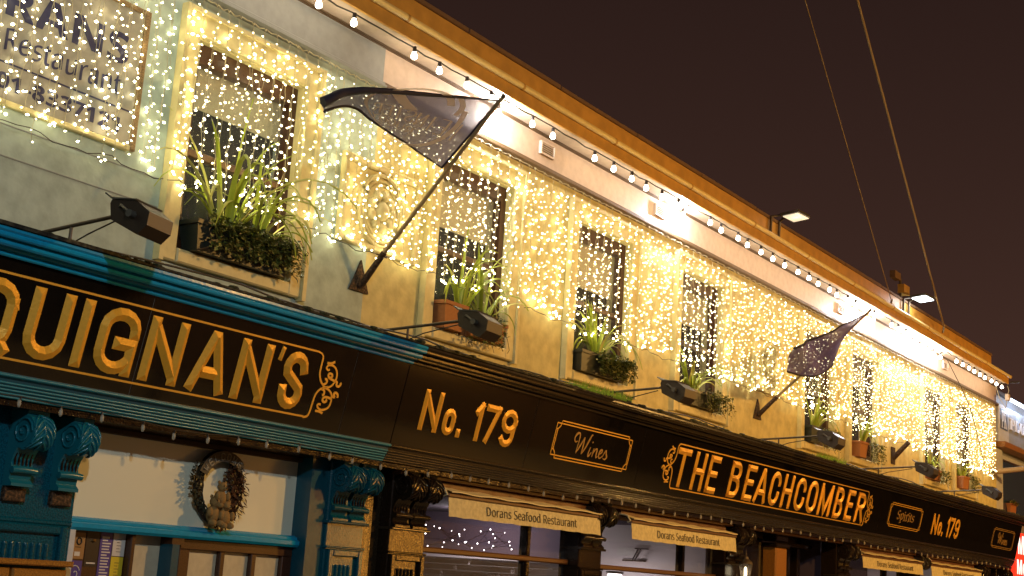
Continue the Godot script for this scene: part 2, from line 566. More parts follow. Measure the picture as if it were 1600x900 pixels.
const SCROLL := [[Vector2(-0.015, 0.592), Vector2(-0.013, 0.499), Vector2(-0.005, 0.457), Vector2(0.023, 0.412), Vector2(0.061, 0.382), Vector2(0.092, 0.368), Vector2(0.151, 0.381), Vector2(0.188, 0.423), Vector2(0.199, 0.479), Vector2(0.169, 0.533), Vector2(0.116, 0.555), Vector2(0.065, 0.548), Vector2(0.054, 0.523), Vector2(0.075, 0.51), Vector2(0.094, 0.517)],
	[Vector2(-0.073, 0.094), Vector2(-0.028, 0.109), Vector2(-0.012, 0.149), Vector2(-0.006, 0.214), Vector2(0.003, 0.287), Vector2(0.032, 0.334), Vector2(0.085, 0.36), Vector2(0.14, 0.354), Vector2(0.19, 0.322), Vector2(0.206, 0.266), Vector2(0.194, 0.213), Vector2(0.137, 0.182), Vector2(0.083, 0.187), Vector2(0.057, 0.208), Vector2(0.069, 0.223), Vector2(0.094, 0.221)],
	[Vector2(0.059, 0.385), Vector2(0.091, 0.399), Vector2(0.098, 0.422), Vector2(0.082, 0.435), Vector2(0.069, 0.43)],
	[Vector2(0.183, 0.435), Vector2(0.149, 0.442), Vector2(0.113, 0.451), Vector2(0.095, 0.47), Vector2(0.11, 0.487), Vector2(0.139, 0.481), Vector2(0.143, 0.463), Vector2(0.126, 0.46)],
	[Vector2(0.191, 0.431), Vector2(0.217, 0.431), Vector2(0.223, 0.403), Vector2(0.252, 0.398), Vector2(0.271, 0.418), Vector2(0.261, 0.431)],
	[Vector2(0.058, 0.349), Vector2(0.094, 0.336), Vector2(0.099, 0.308), Vector2(0.082, 0.3)],
	[Vector2(0.204, 0.284), Vector2(0.154, 0.291), Vector2(0.113, 0.285), Vector2(0.101, 0.262), Vector2(0.123, 0.247), Vector2(0.15, 0.258), Vector2(0.14, 0.271)],
	[Vector2(0.2, 0.309), Vector2(0.234, 0.303), Vector2(0.219, 0.33), Vector2(0.241, 0.342), Vector2(0.267, 0.329), Vector2(0.272, 0.305)],
	[Vector2(0.048, 0.567), Vector2(0.09, 0.567), Vector2(0.135, 0.589)], [Vector2(0.049, 0.164), Vector2(0.097, 0.164), Vector2(0.142, 0.155)]]
const WINES := [[Vector2(0.4, 0.4), Vector2(0.365, 0.385), Vector2(0.335, 0.41), Vector2(0.345, 0.455), Vector2(0.39, 0.485), Vector2(0.425, 0.465), Vector2(0.425, 0.38), Vector2(0.41, 0.27)], [Vector2(0.41, 0.27), Vector2(0.46, 0.34), Vector2(0.53, 0.455)], [Vector2(0.53, 0.455), Vector2(0.53, 0.36), Vector2(0.525, 0.27)], [Vector2(0.525, 0.27), Vector2(0.585, 0.35), Vector2(0.655, 0.485), Vector2(0.68, 0.49)], [Vector2(0.685, 0.365), Vector2(0.665, 0.29), Vector2(0.68, 0.264), Vector2(0.725, 0.31)], [Vector2(0.705, 0.425), Vector2(0.718, 0.415)], [Vector2(0.765, 0.36), Vector2(0.75, 0.264)], [Vector2(0.752, 0.29), Vector2(0.795, 0.35), Vector2(0.83, 0.355), Vector2(0.83, 0.3), Vector2(0.84, 0.266), Vector2(0.87, 0.285)], [Vector2(0.88, 0.3), Vector2(0.94, 0.335), Vector2(0.935, 0.362), Vector2(0.9, 0.345), Vector2(0.885, 0.3), Vector2(0.915, 0.266), Vector2(0.965, 0.295)], [Vector2(0.965, 0.285), Vector2(1.02, 0.365), Vector2(1.035, 0.33), Vector2(1.06, 0.295), Vector2(1.03, 0.266), Vector2(0.985, 0.275)]]


func scroll_ornament(parent: Node, x: float, flip: float, m: Material) -> void:
	var mb := MB.new()
	for line in SCROLL:
		var p := []
		for q: Vector2 in line:
			p.append(V2(x + flip * q.x, q.y))
		band(mb, smooth_line(p), 0.0085 if line.size() > 8 else 0.01, 0.006, on_board)
	part(parent, "scroll_ornament", mb, m)


func number_plate(parent: Node, x0: float, x1: float, m: Material) -> void:
	var w := (x1 - x0) / 1.53
	for a in [["N", 0.0, 0.28], ["o", 0.34, 0.53], [".", 0.575, 0.64], ["1", 0.8, 0.98], ["7", 0.97, 1.22], ["9", 1.26, 1.53]]:
		letter(parent, a[0], x0 + a[1] * w, x0 + a[2] * w, 0.18, 0.555, 0.034, 0.014, m)


func script_frame(parent: Node, x0: float, x1: float, m: Material, words: String) -> void:
	var mb := MB.new()
	var a := 0.085
	for q in [[x0 + a, x1 - a, 0.175, 0.57], [x0, x1, 0.205, 0.54]]:
		band(mb, [V2(q[0], q[2]), V2(q[1], q[2])], 0.006, 0.005, on_board)
		band(mb, [V2(q[0], q[3]), V2(q[1], q[3])], 0.006, 0.005, on_board)
	for x in [x0, x0 + 0.028, x1, x1 - 0.028]:
		band(mb, [V2(x, 0.27), V2(x, 0.475)], 0.006, 0.005, on_board)
	for c in [[x0, 0.175, 0.0, 90.0], [x1, 0.175, 90.0, 180.0], [x1, 0.57, 180.0, 270.0], [x0, 0.57, 270.0, 360.0]]:
		band(mb, arc(c[0], c[1], a, 0.095, c[2], c[3]), 0.006, 0.005, on_board)
		var sx := a if c[0] == x0 else -a
		var low: bool = c[1] < 0.3
		band(mb, [V2(c[0], 0.205 if low else 0.54), V2(c[0], 0.27 if low else 0.475)], 0.005, 0.005, on_board)
		band(mb, [V2(c[0] + sx, 0.175 if low else 0.57), V2(c[0] + sx, 0.205 if low else 0.54)], 0.005, 0.005, on_board)
	part(parent, "frame_lines", mb, m)
	if words == "Wines":
		mb = MB.new()
		var f := (x1 - x0) / 1.6
		for line in WINES:
			var p := []
			for q: Vector2 in line:
				p.append(V2(x0 + (q.x + 0.06) * f, q.y))
			band(mb, smooth_line(p), 0.012, 0.006, on_board, true)
		part(parent, "script_word", mb, M.gold_dull)
	else:
		text(parent, "script_word", words, on_board((x0 * 0.76 + x1 * 0.24), 0.25, 0.001), 0.22, (x1 - x0) * 0.52, M.gold_dull, Vector3(TILT, 0, 0), false, true, 0.35, 0.005)


# ------------------------------------------------------------------ the long upper storey

const WINDOWS := [6.83, 10.1, 12.7, 15.3, 19.47, 21.5, 25.35, 27.36]
const BLINDS := [5.17, 5.02, 4.98, 5.05, 5.1, 5.2, 5.0, 5.1]
const SILL := 3.93
const HEAD := 5.67


func wall_run(x0: float, x1: float) -> MB:
	var mb := MB.new()
	mb.bar(V3(x0, 3.2, -0.3), V3(x1, SILL, 0))
	mb.bar(V3(x0, HEAD, -0.3), V3(x1, 6.46, 0))
	var x := x0
	for w in WINDOWS:
		if w + 0.17 > x0 and w < x1:
			mb.bar(V3(x, SILL, -0.3), V3(w + 0.17, HEAD, 0))
			x = w + 1.43
	mb.bar(V3(x, SILL, -0.3), V3(x1, HEAD, 0))
	return mb


func window(parent: Node, w: float, blind_to: float, called := "window") -> void:
	var a := w + 0.17
	var b := w + 1.43
	var o := Node3D.new()
	o.name = called
	o.position = V3(w + 0.8, 3.82, 0) - base_of(parent)
	parent.add_child(o, true)
	# plaster casing with a raised outer bead
	for s in [[V3(w, 3.82, 0.001), V3(a, 5.86, 0.05)], [V3(b, 3.82, 0.001), V3(w + 1.6, 5.86, 0.05)], [V3(a, HEAD, 0.001), V3(b, 5.86, 0.048)], [V3(a, 3.82, 0.001), V3(b, SILL, 0.06)]]:
		part(o, "casing", MB.new().panel(s[0], s[1], 0.012), M.casing)
	var bead := MB.new()
	bead.bar(V3(w - 0.02, 3.80, 0.001), V3(w + 0.025, 5.88, 0.075)).bar(V3(w + 1.575, 3.80, 0.001), V3(w + 1.62, 5.88, 0.075))
	bead.bar(V3(w + 0.025, 5.845, 0.001), V3(w + 1.575, 5.88, 0.073))
	part(o, "bead", bead, M.casing)
	for q in [[V3(a, SILL, -.06), V3(a + .012, HEAD, .0)], [V3(b - .012, SILL, -.06), V3(b, HEAD, .0)], [V3(a + .012, HEAD - .012, -.06), V3(b - .012, HEAD, .0)]]:
		part(o, "reveal", MB.new().bar(q[0], q[1]), M.casing)
	# timber frame set back in the opening
	var f := MB.new()
	f.bar(V3(a, SILL, -0.16), V3(a + 0.1, HEAD, -0.06)).bar(V3(b - 0.1, SILL, -0.16), V3(b, HEAD, -0.06))
	f.bar(V3(a + 0.1, 5.5, -0.158), V3(b - 0.1, HEAD, -0.062)).bar(V3(a + 0.1, SILL, -0.158), V3(b - 0.1, 4.03, -0.062))
	part(o, "frame", f, M.timber)
	part(o, "sash_bar", MB.new().panel(V3(a + 0.1, 4.72, -0.14), V3(b - 0.1, 4.79, -0.08), 0.01), M.timber)
	var gl := MB.new()
	gl.quad(V3(a + 0.1, 4.03, -0.112), V3(b - 0.1, 4.03, -0.112), V3(b - 0.1, 4.72, -0.112), V3(a + 0.1, 4.72, -0.112))
	part(o, "pane", gl, M.glass)
	gl = MB.new()
	gl.quad(V3(a + 0.1, 4.79, -0.106), V3(b - 0.1, 4.79, -0.106), V3(b - 0.1, 5.5, -0.106), V3(a + 0.1, 5.5, -0.106))
	part(o, "pane", gl, M.glass)
	part(o, "blind", MB.new().bar(V3(a + 0.08, blind_to, -0.2), V3(b - 0.08, 5.56, -0.185)), M.blind)
	var r := MB.new()
	var z := -2.4
	r.quad(V3(b + .3, 3.4, z), V3(b + .3, 3.4, -.301), V3(b + .3, 6.1, -.301), V3(b + .3, 6.1, z))
	r.quad(V3(a - .3, 3.4, -.301), V3(a - .3, 3.4, z), V3(a - .3, 6.1, z), V3(a - .3, 6.1, -.301))
	r.quad(V3(a - .3, 3.4, z), V3(b + .3, 3.4, z), V3(b + .3, 6.1, z), V3(a - .3, 6.1, z))
	r.quad(V3(a - .3, 3.4, -.301), V3(b + .3, 3.4, -.301), V3(b + .3, 3.4, z), V3(a - .3, 3.4, z))
	r.quad(V3(a - .3, 6.1, z), V3(b + .3, 6.1, z), V3(b + .3, 6.1, -.301), V3(a - .3, 6.1, -.301))
	part(o, "room", r, M.room)


func plaque(parent: Node, x0: float, x1: float) -> void:
	var o := Node3D.new()
	o.name = "wall_plaque"
	o.position = V3((x0 + x1) / 2, 4.4, 0) - base_of(parent)
	parent.add_child(o, true)
	part(o, "ground_panel", MB.new().panel(V3(x0 + .07, 4.5, .001), V3(x1 - .07, 5.2, .03), .01), M.casing)
	for q in [[x0, 4.45, x0 + .07, 5.27], [x1 - .07, 4.45, x1, 5.27]]:
		part(o, "border", MB.new().panel(V3(q[0], q[1], .001), V3(q[2], q[3], .06), .012), M.casing)
	part(o, "border", MB.new().panel(V3(x0 + .07, 5.2, .001), V3(x1 - .07, 5.27, .058), .012), M.casing)
	part(o, "border", MB.new().panel(V3(x0 + .07, 4.45, .001), V3(x1 - .07, 4.5, .058), .012), M.casing)
	var c := V3((x0 + x1) / 2, 4.84, .04)
	for r in [[.32, .022], [.275, .016], [.24, .012]]:
		var pts := []
		for i in 33:
			pts.append(c + V3(cos(TAU * i / 32) * r[0], sin(TAU * i / 32) * r[0] * 1.05, 0))
		part(o, "ring", MB.new().tube(pts, r[1], 6), M.casing)
	var mb := MB.new()
	for i in 9:
		var t := TAU * i / 9
		mb.ball(c + V3(cos(t) * .15, sin(t) * .15, 0), V3(.06, .06, .035), 5, 7)
	mb.ball(c, V3(.09, .1, .06), 6, 9)
	part(o, "rosette", mb, M.casing)


func upper_storey() -> void:
	var t := thing("terrace_building", "long two storey terrace with pale teal and cream upper wall under an ochre gutter", "building", V3(14, GROUND, -0.1))
	part(t, "wall", wall_run(-2.0, PAINT_JOINT), M.teal_wall, "pale teal plaster wall")
	part(t, "wall", wall_run(PAINT_JOINT, END_X), M.cream_wall, "cream plaster wall")
	for i in WINDOWS.size():
		window(t, WINDOWS[i], BLINDS[i])
	plaque(t, 8.82, 9.95)
	plaque(t, 17.75, 18.9)
	# joints in the teal plaster
	for q in [[3.0, 4.2, 6.8], [3.0, 4.42, 6.8]]:
		part(t, "plaster_joint", MB.new().bar(V3(q[0], q[1], .0005), V3(q[2], q[1] + .008, .006)), M.frieze_grey)
	# eaves: moulding, frieze, soffit
	var prof := [V2(0, 5.985), V2(.05, 5.99), V2(.075, 6.01), V2(.075, 6.03), V2(.05, 6.045), V2(.05, 6.06), V2(.03, 6.075), V2(0, 6.08)]
	part(t, "eaves_moulding", MB.new().sweep(prof, -2.0, PAINT_JOINT), M.frieze_grey)
	part(t, "eaves_moulding", MB.new().sweep(prof, PAINT_JOINT, END_X - .01), M.moulding)  # brown stands for shade above the reach of the light curtains
	part(t, "frieze", MB.new().bar(V3(-2, 6.08, .001), V3(PAINT_JOINT, 6.415, .02)), M.frieze_grey, "grey painted frieze board")
	part(t, "frieze", MB.new().bar(V3(PAINT_JOINT, 6.08, .001), V3(END_X - .01, 6.415, .018)), M.frieze_white, "off white frieze board")
	for q in [[.018, 6.4, .034, 6.416], [.05, 6.404, .062, 6.417]]:
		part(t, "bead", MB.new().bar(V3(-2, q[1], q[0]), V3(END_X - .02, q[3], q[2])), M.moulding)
	part(t, "soffit", MB.new().bar(V3(-2, 6.418, .0), V3(30.2, 6.44, .36)), M.frieze_white)
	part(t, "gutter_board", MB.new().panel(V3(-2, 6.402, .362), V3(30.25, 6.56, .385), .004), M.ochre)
	var gp := []
	for i in 40:
		gp.append(V3(lerpf(-2, 30.3, i / 39.0), 6.572, .4))
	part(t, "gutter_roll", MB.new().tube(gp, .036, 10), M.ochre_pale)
	for i in 16:
		var x := 1.35 + 1.93 * i
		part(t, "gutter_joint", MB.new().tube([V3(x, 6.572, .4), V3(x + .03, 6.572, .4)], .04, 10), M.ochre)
		part(t, "gutter_bracket", MB.new().bar(V3(x + .8, 6.56, .2), V3(x + .82, 6.6, .4)), M.iron)
	part(t, "gutter_bed", MB.new().bar(V3(-2, 6.5, .22), V3(30.2, 6.54, .36)), M.coping)
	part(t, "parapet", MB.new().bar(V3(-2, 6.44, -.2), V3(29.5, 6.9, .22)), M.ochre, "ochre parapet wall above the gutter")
	for i in 18:
		var x := -2.0 + 1.75 * i
		part(t, "coping_stone", MB.new().panel(V3(x + .006, 6.9, -.24), V3(minf(x + 1.744, 29.56), 6.95 + .004 * sin(i * 2.1), .245), .008), M.coping)
	part(t, "roof", MB.new().bar(V3(-2, 6.44, -6), V3(30.2, 6.5, -.2)), M.roof_slate)
	part(t, "gable_wall", MB.new().bar(V3(30.35, 2.5, -6), V3(END_X, 6.44, -.3)), M.cream_wall)
	part(t, "back_wall", MB.new().bar(V3(-2, GROUND, -6.2), V3(30.6, 6.44, -6)), M.cream_wall)


func vent(x: float, label: String) -> void:
	var t := thing("air_vent", label, "vent", V3(x, 6.2, .02), "slatted air vents in the frieze")
	part(t, "backing", MB.new().bar(V3(x, 6.2, .019), V3(x + .25, 6.318, .024)), M.vent_gap)
	for q in [[x - .015, 6.185, x + .265, 6.2], [x - .015, 6.318, x + .265, 6.333], [x - .015, 6.2, x, 6.318], [x + .25, 6.2, x + .265, 6.318]]:
		part(t, "frame", MB.new().bar(V3(q[0], q[1], .019), V3(q[2], q[3], .055)), M.vent)
	for i in 5:
		var y := 6.206 + i * .0235
		part(t, "slat", MB.new().box(V3(x + .125, y + .008, .04), V3(.25, .005, .03), Basis.from_euler(V3(.75, 0, 0))), M.vent)


# ------------------------------------------------------------------ fascia signs

func fascia(parent: Node, x0: float, x1: float, seams: Array, cornice: Material, reed: Material) -> void:
	var prev := x0
	for x in seams + [x1]:
		var mb := MB.new()
		var a := prev + .004
		var b: float = x - .004
		var lo := FB
		var hi := FB + FU * .752
		var p := [lo + FN * -.04, hi + FN * -.04, lo, hi]
		var e := Vector3.RIGHT
		mb.quad(p[2] + e * a, p[2] + e * b, p[3] + e * b, p[3] + e * a)
		mb.quad(p[0] + e * a, p[2] + e * a, p[3] + e * a, p[1] + e * a)
		mb.quad(p[2] + e * b, p[0] + e * b, p[1] + e * b, p[3] + e * b)
		mb.quad(p[0] + e * a, p[0] + e * b, p[2] + e * b, p[2] + e * a)
		part(parent, "board_panel", mb, M.black_gloss)
		prev = x
	for x in seams:
		var mb := MB.new()
		mb.quad(FB + FN * -.004 + V3(x - .004, 0, 0), FB + FN * -.004 + V3(x + .004, 0, 0), FB + FU * .75 + FN * -.004 + V3(x + .004, 0, 0), FB + FU * .75 + FN * -.004 + V3(x - .004, 0, 0))
		part(parent, "panel_joint", mb, M.seam)
	part(parent, "backing", MB.new().sweep([V2(.0, 2.7), V2(.29, 2.7), V2(.45, 3.42), V2(0, 3.42)], x0 + .01, x1 - .01), M.black_moulding)
	# cornice: a stack of rounded members
	var c := [V2(.42, 3.425)]
	for q in [[.535, 3.418, .018], [.575, 3.447, .016], [.62, 3.47, .026], [.672, 3.505, .02]]:
		for i in 5:
			var a := deg_to_rad(lerpf(-110, 45, i / 4.0))
			c.append(V2(q[0] + cos(a) * q[2], q[1] + sin(a) * q[2]))
	c += [V2(.70, 3.53), V2(.70, 3.55), V2(.42, 3.58)]
	part(parent, "cornice", MB.new().sweep(c, x0, x1), cornice)
	var b := [V2(.10, 2.70), V2(.365, 2.70), V2(.365, 2.675), V2(.34, 2.665), V2(.335, 2.64), V2(.285, 2.555), V2(.26, 2.54), V2(.10, 2.54)]
	part(parent, "bottom_moulding", MB.new().sweep(b, x0, x1), M.black_moulding if reed == M.black_moulding else M.blue_deep)
	for i in 6:
		var y := 2.685 if i == 0 else 2.66 - .021 * i
		var z := .362 if i == 0 else .345 - .0125 * i
		part(parent, "reed", MB.new().tube([V3(x0, y, z), V3((x0 + x1) / 2, y, z), V3(x1, y, z)], .012 if i == 0 else .0085, 7), reed)


func border_line(parent: Node, pts: Array, m: Material) -> void:
	var mb := MB.new()
	band(mb, pts, .0075, .005, on_board)
	part(parent, "border_line", mb, m)


func signs() -> void:
	var t := thing("pub_fascia", "black pub fascia with carved gold name and border under a bright blue cornice", "shop sign", V3(6, 2.69, .35))
	fascia(t, 2.0, 9.396, [4.2, 6.452, 8.7], M.blue, M.blue_reed)
	for a in [["Q", 5.02, 5.39], ["U", 5.475, 5.81], ["I", 5.88, 5.973], ["G", 6.05, 6.405], ["N", 6.475, 6.835], ["A", 6.925, 7.3], ["N", 7.377, 7.728], ["S", 7.872, 8.15]]:
		letter(t, a[0], a[1], a[2], .13, .6, .0455, .026, M.gold)
	letter(t, "'", 7.775, 7.865, .13, .61, .022, .012, M.gold)
	border_line(t, [V2(4.0, .638), V2(8.22, .638), V2(8.26, .628), V2(8.28, .61), V2(8.285, .592)], M.gold_line)
	border_line(t, [V2(4.0, .1), V2(8.23, .1)], M.gold_line)
	scroll_ornament(t, 8.3, 1.0, M.gold_line)

	t = thing("restaurant_fascia", "long black gloss restaurant fascia with gold letters, house number and script panels", "shop sign", V3(20, 2.69, .35))
	fascia(t, 9.4, 30.72, [11.52, 13.82, 16.1, 18.35, 21.95, 24.3, 26.67], M.black_moulding, M.black_moulding)
	number_plate(t, 9.71, 11.24, M.gold)
	script_frame(t, 11.95, 13.55, M.gold_line, "Wines")
	var x := 14.69
	for a in [["T", 14.69, 15.04], ["H", 15.17, 15.48], ["E", 15.57, 15.87], ["B", 16.21, 16.54], ["E", 16.68, 16.98], ["A", 17.04, 17.42], ["C", 17.5, 17.83], ["H", 17.94, 18.27], ["C", 18.39, 18.74], ["O", 18.84, 19.2], ["M", 19.31, 19.78], ["B", 19.92, 20.25], ["E", 20.4, 20.7], ["R", 20.84, 21.2]]:
		letter(t, a[0], a[1], a[2], .125, .6, .04, .022, M.gold)
	border_line(t, [V2(14.655, .592), V2(14.66, .61), V2(14.68, .632), V2(14.71, .638), V2(21.2, .638), V2(21.24, .632), V2(21.26, .61), V2(21.265, .592)], M.gold_line)
	border_line(t, [V2(14.71, .1), V2(21.2, .1)], M.gold_line)
	scroll_ornament(t, 14.64, -1.0, M.gold_line)
	scroll_ornament(t, 21.28, 1.0, M.gold_line)
	script_frame(t, 22.38, 24.05, M.gold_line, "Spirits")
	number_plate(t, 24.7, 26.33, M.gold)
	script_frame(t, 28.65, 30.26, M.gold_dull, "Wines")

	var l := thing("fascia_ledge", "weathered lead ledge with moss along the top of the shop fascias", "ledge", V3(14, 3.57, .3))
	x = 2.0
	while x < 30.6:
		var w := minf(rng.randf_range(1.6, 2.6), 30.72 - x)
		var d := rng.randf_range(-.004, .008)
		part(l, "lead_sheet", MB.new().sweep([V2(.0, 3.585), V2(.71, 3.552), V2(.715 + d, 3.553), V2(.715 + d, 3.572 + d), V2(0, 3.63)], x, x + w - .005), M.ledge_lead)
		x += w
	# moss cushions on the ledge: soft low lumps
	var mb := MB.new()
	for i in 420:
		var mx := 3.0 + 27.5 * pow(rng.randf(), 1.25)
		var mz := rng.randf_range(.55, .71)
		var r := rng.randf_range(.012, .04)
		mb.ball(V3(mx, 3.575 + (.7 - mz) * .08, mz), V3(r * 1.8, r * .55, r), 4, 6)
	part(l, "moss", mb, M.moss).set_meta("kind", "stuff")


# ------------------------------------------------------------------ shop fronts

func console(parent: Node, x0: float, w: float, m: Material, dark: Material) -> void:
	var o := Node3D.new()
	o.name = "console"
	o.position = V3(x0 + w / 2, 1.99, .1) - base_of(parent)
	parent.add_child(o, true)
	var x1 := x0 + w
	# side profile: drum on top, hollow neck, small roll, splayed foot
	var p := [V2(.02, 2.54), V2(.24, 2.54)]
	for i in 9:
		var a := deg_to_rad(lerpf(80, -110, i / 8.0))
		p.append(V2(.2 + cos(a) * .115, 2.36 + sin(a) * .115))
	p += [V2(.13, 2.21), V2(.11, 2.16), V2(.13, 2.11), V2(.12, 2.08), V2(.11, 2.05), V2(.145, 2.02), V2(.145, 2.0), V2(.02, 2.0)]
	part(o, "bracket", MB.new().sweep(p, x0, x1), m)
	# leaf veins on the drum
	var mb := MB.new()
	for s in [-1.0, 1.0]:
		for k in 5:
			var pts := []
			for i in 7:
				var f := i / 6.0
				var a := deg_to_rad(lerpf(70 - k * 26, 10 - k * 26, f))
				var xx: float = x0 + w / 2 + s * (w * .46) * (1.0 - pow(1.0 - f, 2.0) * .95)
				pts.append(V3(xx, 2.36 + sin(a) * .117, .2 + cos(a) * .117))
			pts.reverse()
			mb.tube(pts, .007, 5, .011)
	var mid := []
	for i in 9:
		var a := deg_to_rad(lerpf(85, -80, i / 8.0))
		mid.append(V3(x0 + w / 2, 2.36 + sin(a) * .117, .2 + cos(a) * .117))
	mb.tube(mid, .009, 5)
	part(o, "acanthus_leaf", mb, m)
	mb = MB.new()
	for i in 5:
		var xx := x0 + w * (.14 + .18 * i)
		mb.tube([V3(xx, 2.235, .135), V3(xx, 2.19, .118), V3(xx, 2.14, .122)], .009, 5)
	part(o, "reeding", mb, dark)
	part(o, "roll", MB.new().tube([V3(x0 - .01, 2.105, .145), V3(x0 + .02, 2.108, .147), V3(x0 + w / 2, 2.11, .15), V3(x1 - .02, 2.108, .147), V3(x1 + .01, 2.105, .145)], .024, 8), m)
	for s in [x0 - .004, x1 + .004]:
		var sp := []
		for i in 22:
			var a := i * .55
			var r := .1 * (1.0 - i / 24.0)
			sp.append(V3(s, 2.36 + sin(a) * r, .2 + cos(a) * r))
		part(o, "volute", MB.new().tube(sp, .009, 5), m)


func fluted_panel(parent: Node, x0: float, x1: float, y0: float, y1: float, z: float, m: Material, deep: Material) -> void:
	var o := Node3D.new()
	o.name = "fluted_panel"
	o.position = V3((x0 + x1) / 2, y0, z) - base_of(parent)
	parent.add_child(o, true)
	for q in [[x0, y0, x0 + .06, y1], [x1 - .06, y0, x1, y1], [x0 + .06, y1 - .06, x1 - .06, y1]]:
		part(o, "stile", MB.new().panel(V3(q[0], q[1], z), V3(q[2], q[3], z + .035), .01), m)
	var k := int((x1 - x0 - .16) / .055)
	for i in k:
		var x := x0 + .09 + i * (x1 - x0 - .18) / k
		part(o, "flute", MB.new().tube([V3(x, y0, z), V3(x, y1 - .14, z), V3(x, y1 - .13, z - .004)], .017, 6), m)


func pilaster(parent: Node, x0: float, x1: float, z: float, m: Material, deep: Material, trim: Material) -> void:
	part(parent, "pilaster_shaft", MB.new().panel(V3(x0, GROUND, -.15), V3(x1, 2.54, z), .01), m)
	part(parent, "pilaster_cap", MB.new().panel(V3(x0 - .02, 1.975, -.1), V3(x1 + .02, 2.0, z + .05), .01), trim)
	part(parent, "pilaster_rail", MB.new().panel(V3(x0 - .01, 1.765, -.1), V3(x1 + .01, 1.785, z + .03), .008), m)
	fluted_panel(parent, x0 + .02, x1 - .02, .6, 1.76, z + .002, m, deep)
	var w := (x1 - x0 - .06) / 2
	for i in 2:
		console(parent, x0 + .02 + i * (w + .03), w - .02, m, deep)


func pub_front() -> void:
	var t := thing("pub_shopfront", "teal blue painted pub front with carved scroll brackets and a white fanlight panel", "shopfront", V3(7.2, GROUND, 0))
	part(t, "pilaster_shaft", MB.new().panel(V3(4.3, GROUND, -.15), V3(6.35, 2.54, .05), .01), M.pub_blue)
	for x in [5.74, 6.12]:
		console(t, x, .17, M.console_blue, M.dark_wood)
		part(t, "console_foot", MB.new().panel(V3(x, 1.9, .04), V3(x + .17, 1.99, .09), .006), M.rust)
	part(t, "pilaster_rail", MB.new().panel(V3(4.3, 1.765, .0), V3(6.33, 1.8, .08), .01), M.pub_blue)
	fluted_panel(t, 5.0, 6.3, 1.52, 1.765, .052, M.pub_blue, M.blue_deep)
	part(t, "ledge_rail", MB.new().panel(V3(4.3, 1.49, .0), V3(6.34, 1.53, .14), .008), M.orange_wood)
	for i in 4:
		part(t, "lower_panel", MB.new().panel(V3(4.5 + i * .46, .7, .02), V3(4.94 + i * .46, 1.47, .1), .012), M.orange_wood)
	part(t, "fanlight_panel", MB.new().bar(V3(6.3, 1.8, -.13), V3(8.8, 2.54, -.1)), M.cream_panel)
	part(t, "head_strip", MB.new().panel(V3(6.36, 2.46, -.1), V3(8.735, 2.5, -.04), .006), M.twig)
	part(t, "soffit_board", MB.new().bar(V3(2.0, 2.5, -.1), V3(9.396, 2.538, .28)), M.dark_wood)
	part(t, "transom", MB.new().sweep([V2(-.12, 1.75), V2(-.02, 1.75), V2(.0, 1.77), V2(.0, 1.80), V2(-.03, 1.815), V2(-.03, 1.83), V2(-.06, 1.845), V2(-.12, 1.845)], 6.36, 8.74), M.blue)
	part(t, "post", MB.new().panel(V3(6.36, GROUND, -.14), V3(6.42, 1.75, .02), .008), M.pale_paint)
	part(t, "notice_board", MB.new().bar(V3(6.42, .3, -.16), V3(6.99, 1.75, -.12)), M.timber)
	part(t, "post", MB.new().panel(V3(6.99, GROUND, -.14), V3(7.035, 1.75, -.06), .008), M.timber)
	part(t, "side_light", MB.new().bar(V3(7.035, GROUND, -.2), V3(7.42, 1.752, -.16)), M.cream_door)
	part(t, "reveal", MB.new().bar(V3(7.36, GROUND, -.3), V3(7.43, 1.70, -.02)), M.blue_deep)
	part(t, "reveal_head", MB.new().bar(V3(7.36, 1.70, -.2), V3(7.48, 1.75, -.03)), M.timber)
	part(t, "door_stile", MB.new().panel(V3(7.48, GROUND, -.14), V3(7.59, 1.67, -.07), .006), M.timber)
	part(t, "door_rail", MB.new().panel(V3(7.48, 1.67, -.14), V3(8.74, 1.75, -.068), .006), M.timber)
	for q in [[7.915, 7.967], [8.265, 8.32], [8.625, 8.74]]:
		part(t, "door_stile", MB.new().panel(V3(q[0], GROUND, -.14), V3(q[1], 1.67, -.07), .006), M.timber)
	for q in [[7.59, 7.915], [7.967, 8.265], [8.32, 8.625]]:
		part(t, "door_pane", MB.new().bar(V3(q[0], .2, -.13), V3(q[1], 1.67, -.115)), M.cream_door)
	part(t, "reveal", MB.new().bar(V3(8.74, GROUND, -.14), V3(8.95, 2.54, .07)), M.blue_deep)
	pilaster(t, 8.95, 9.44, .1, M.pub_blue, M.dark_wood, M.blue_deep)
	part(t, "return_wall", MB.new().bar(V3(2.0, GROUND, -.4), V3(9.6, 3.2, -.3)), M.dark_wood)


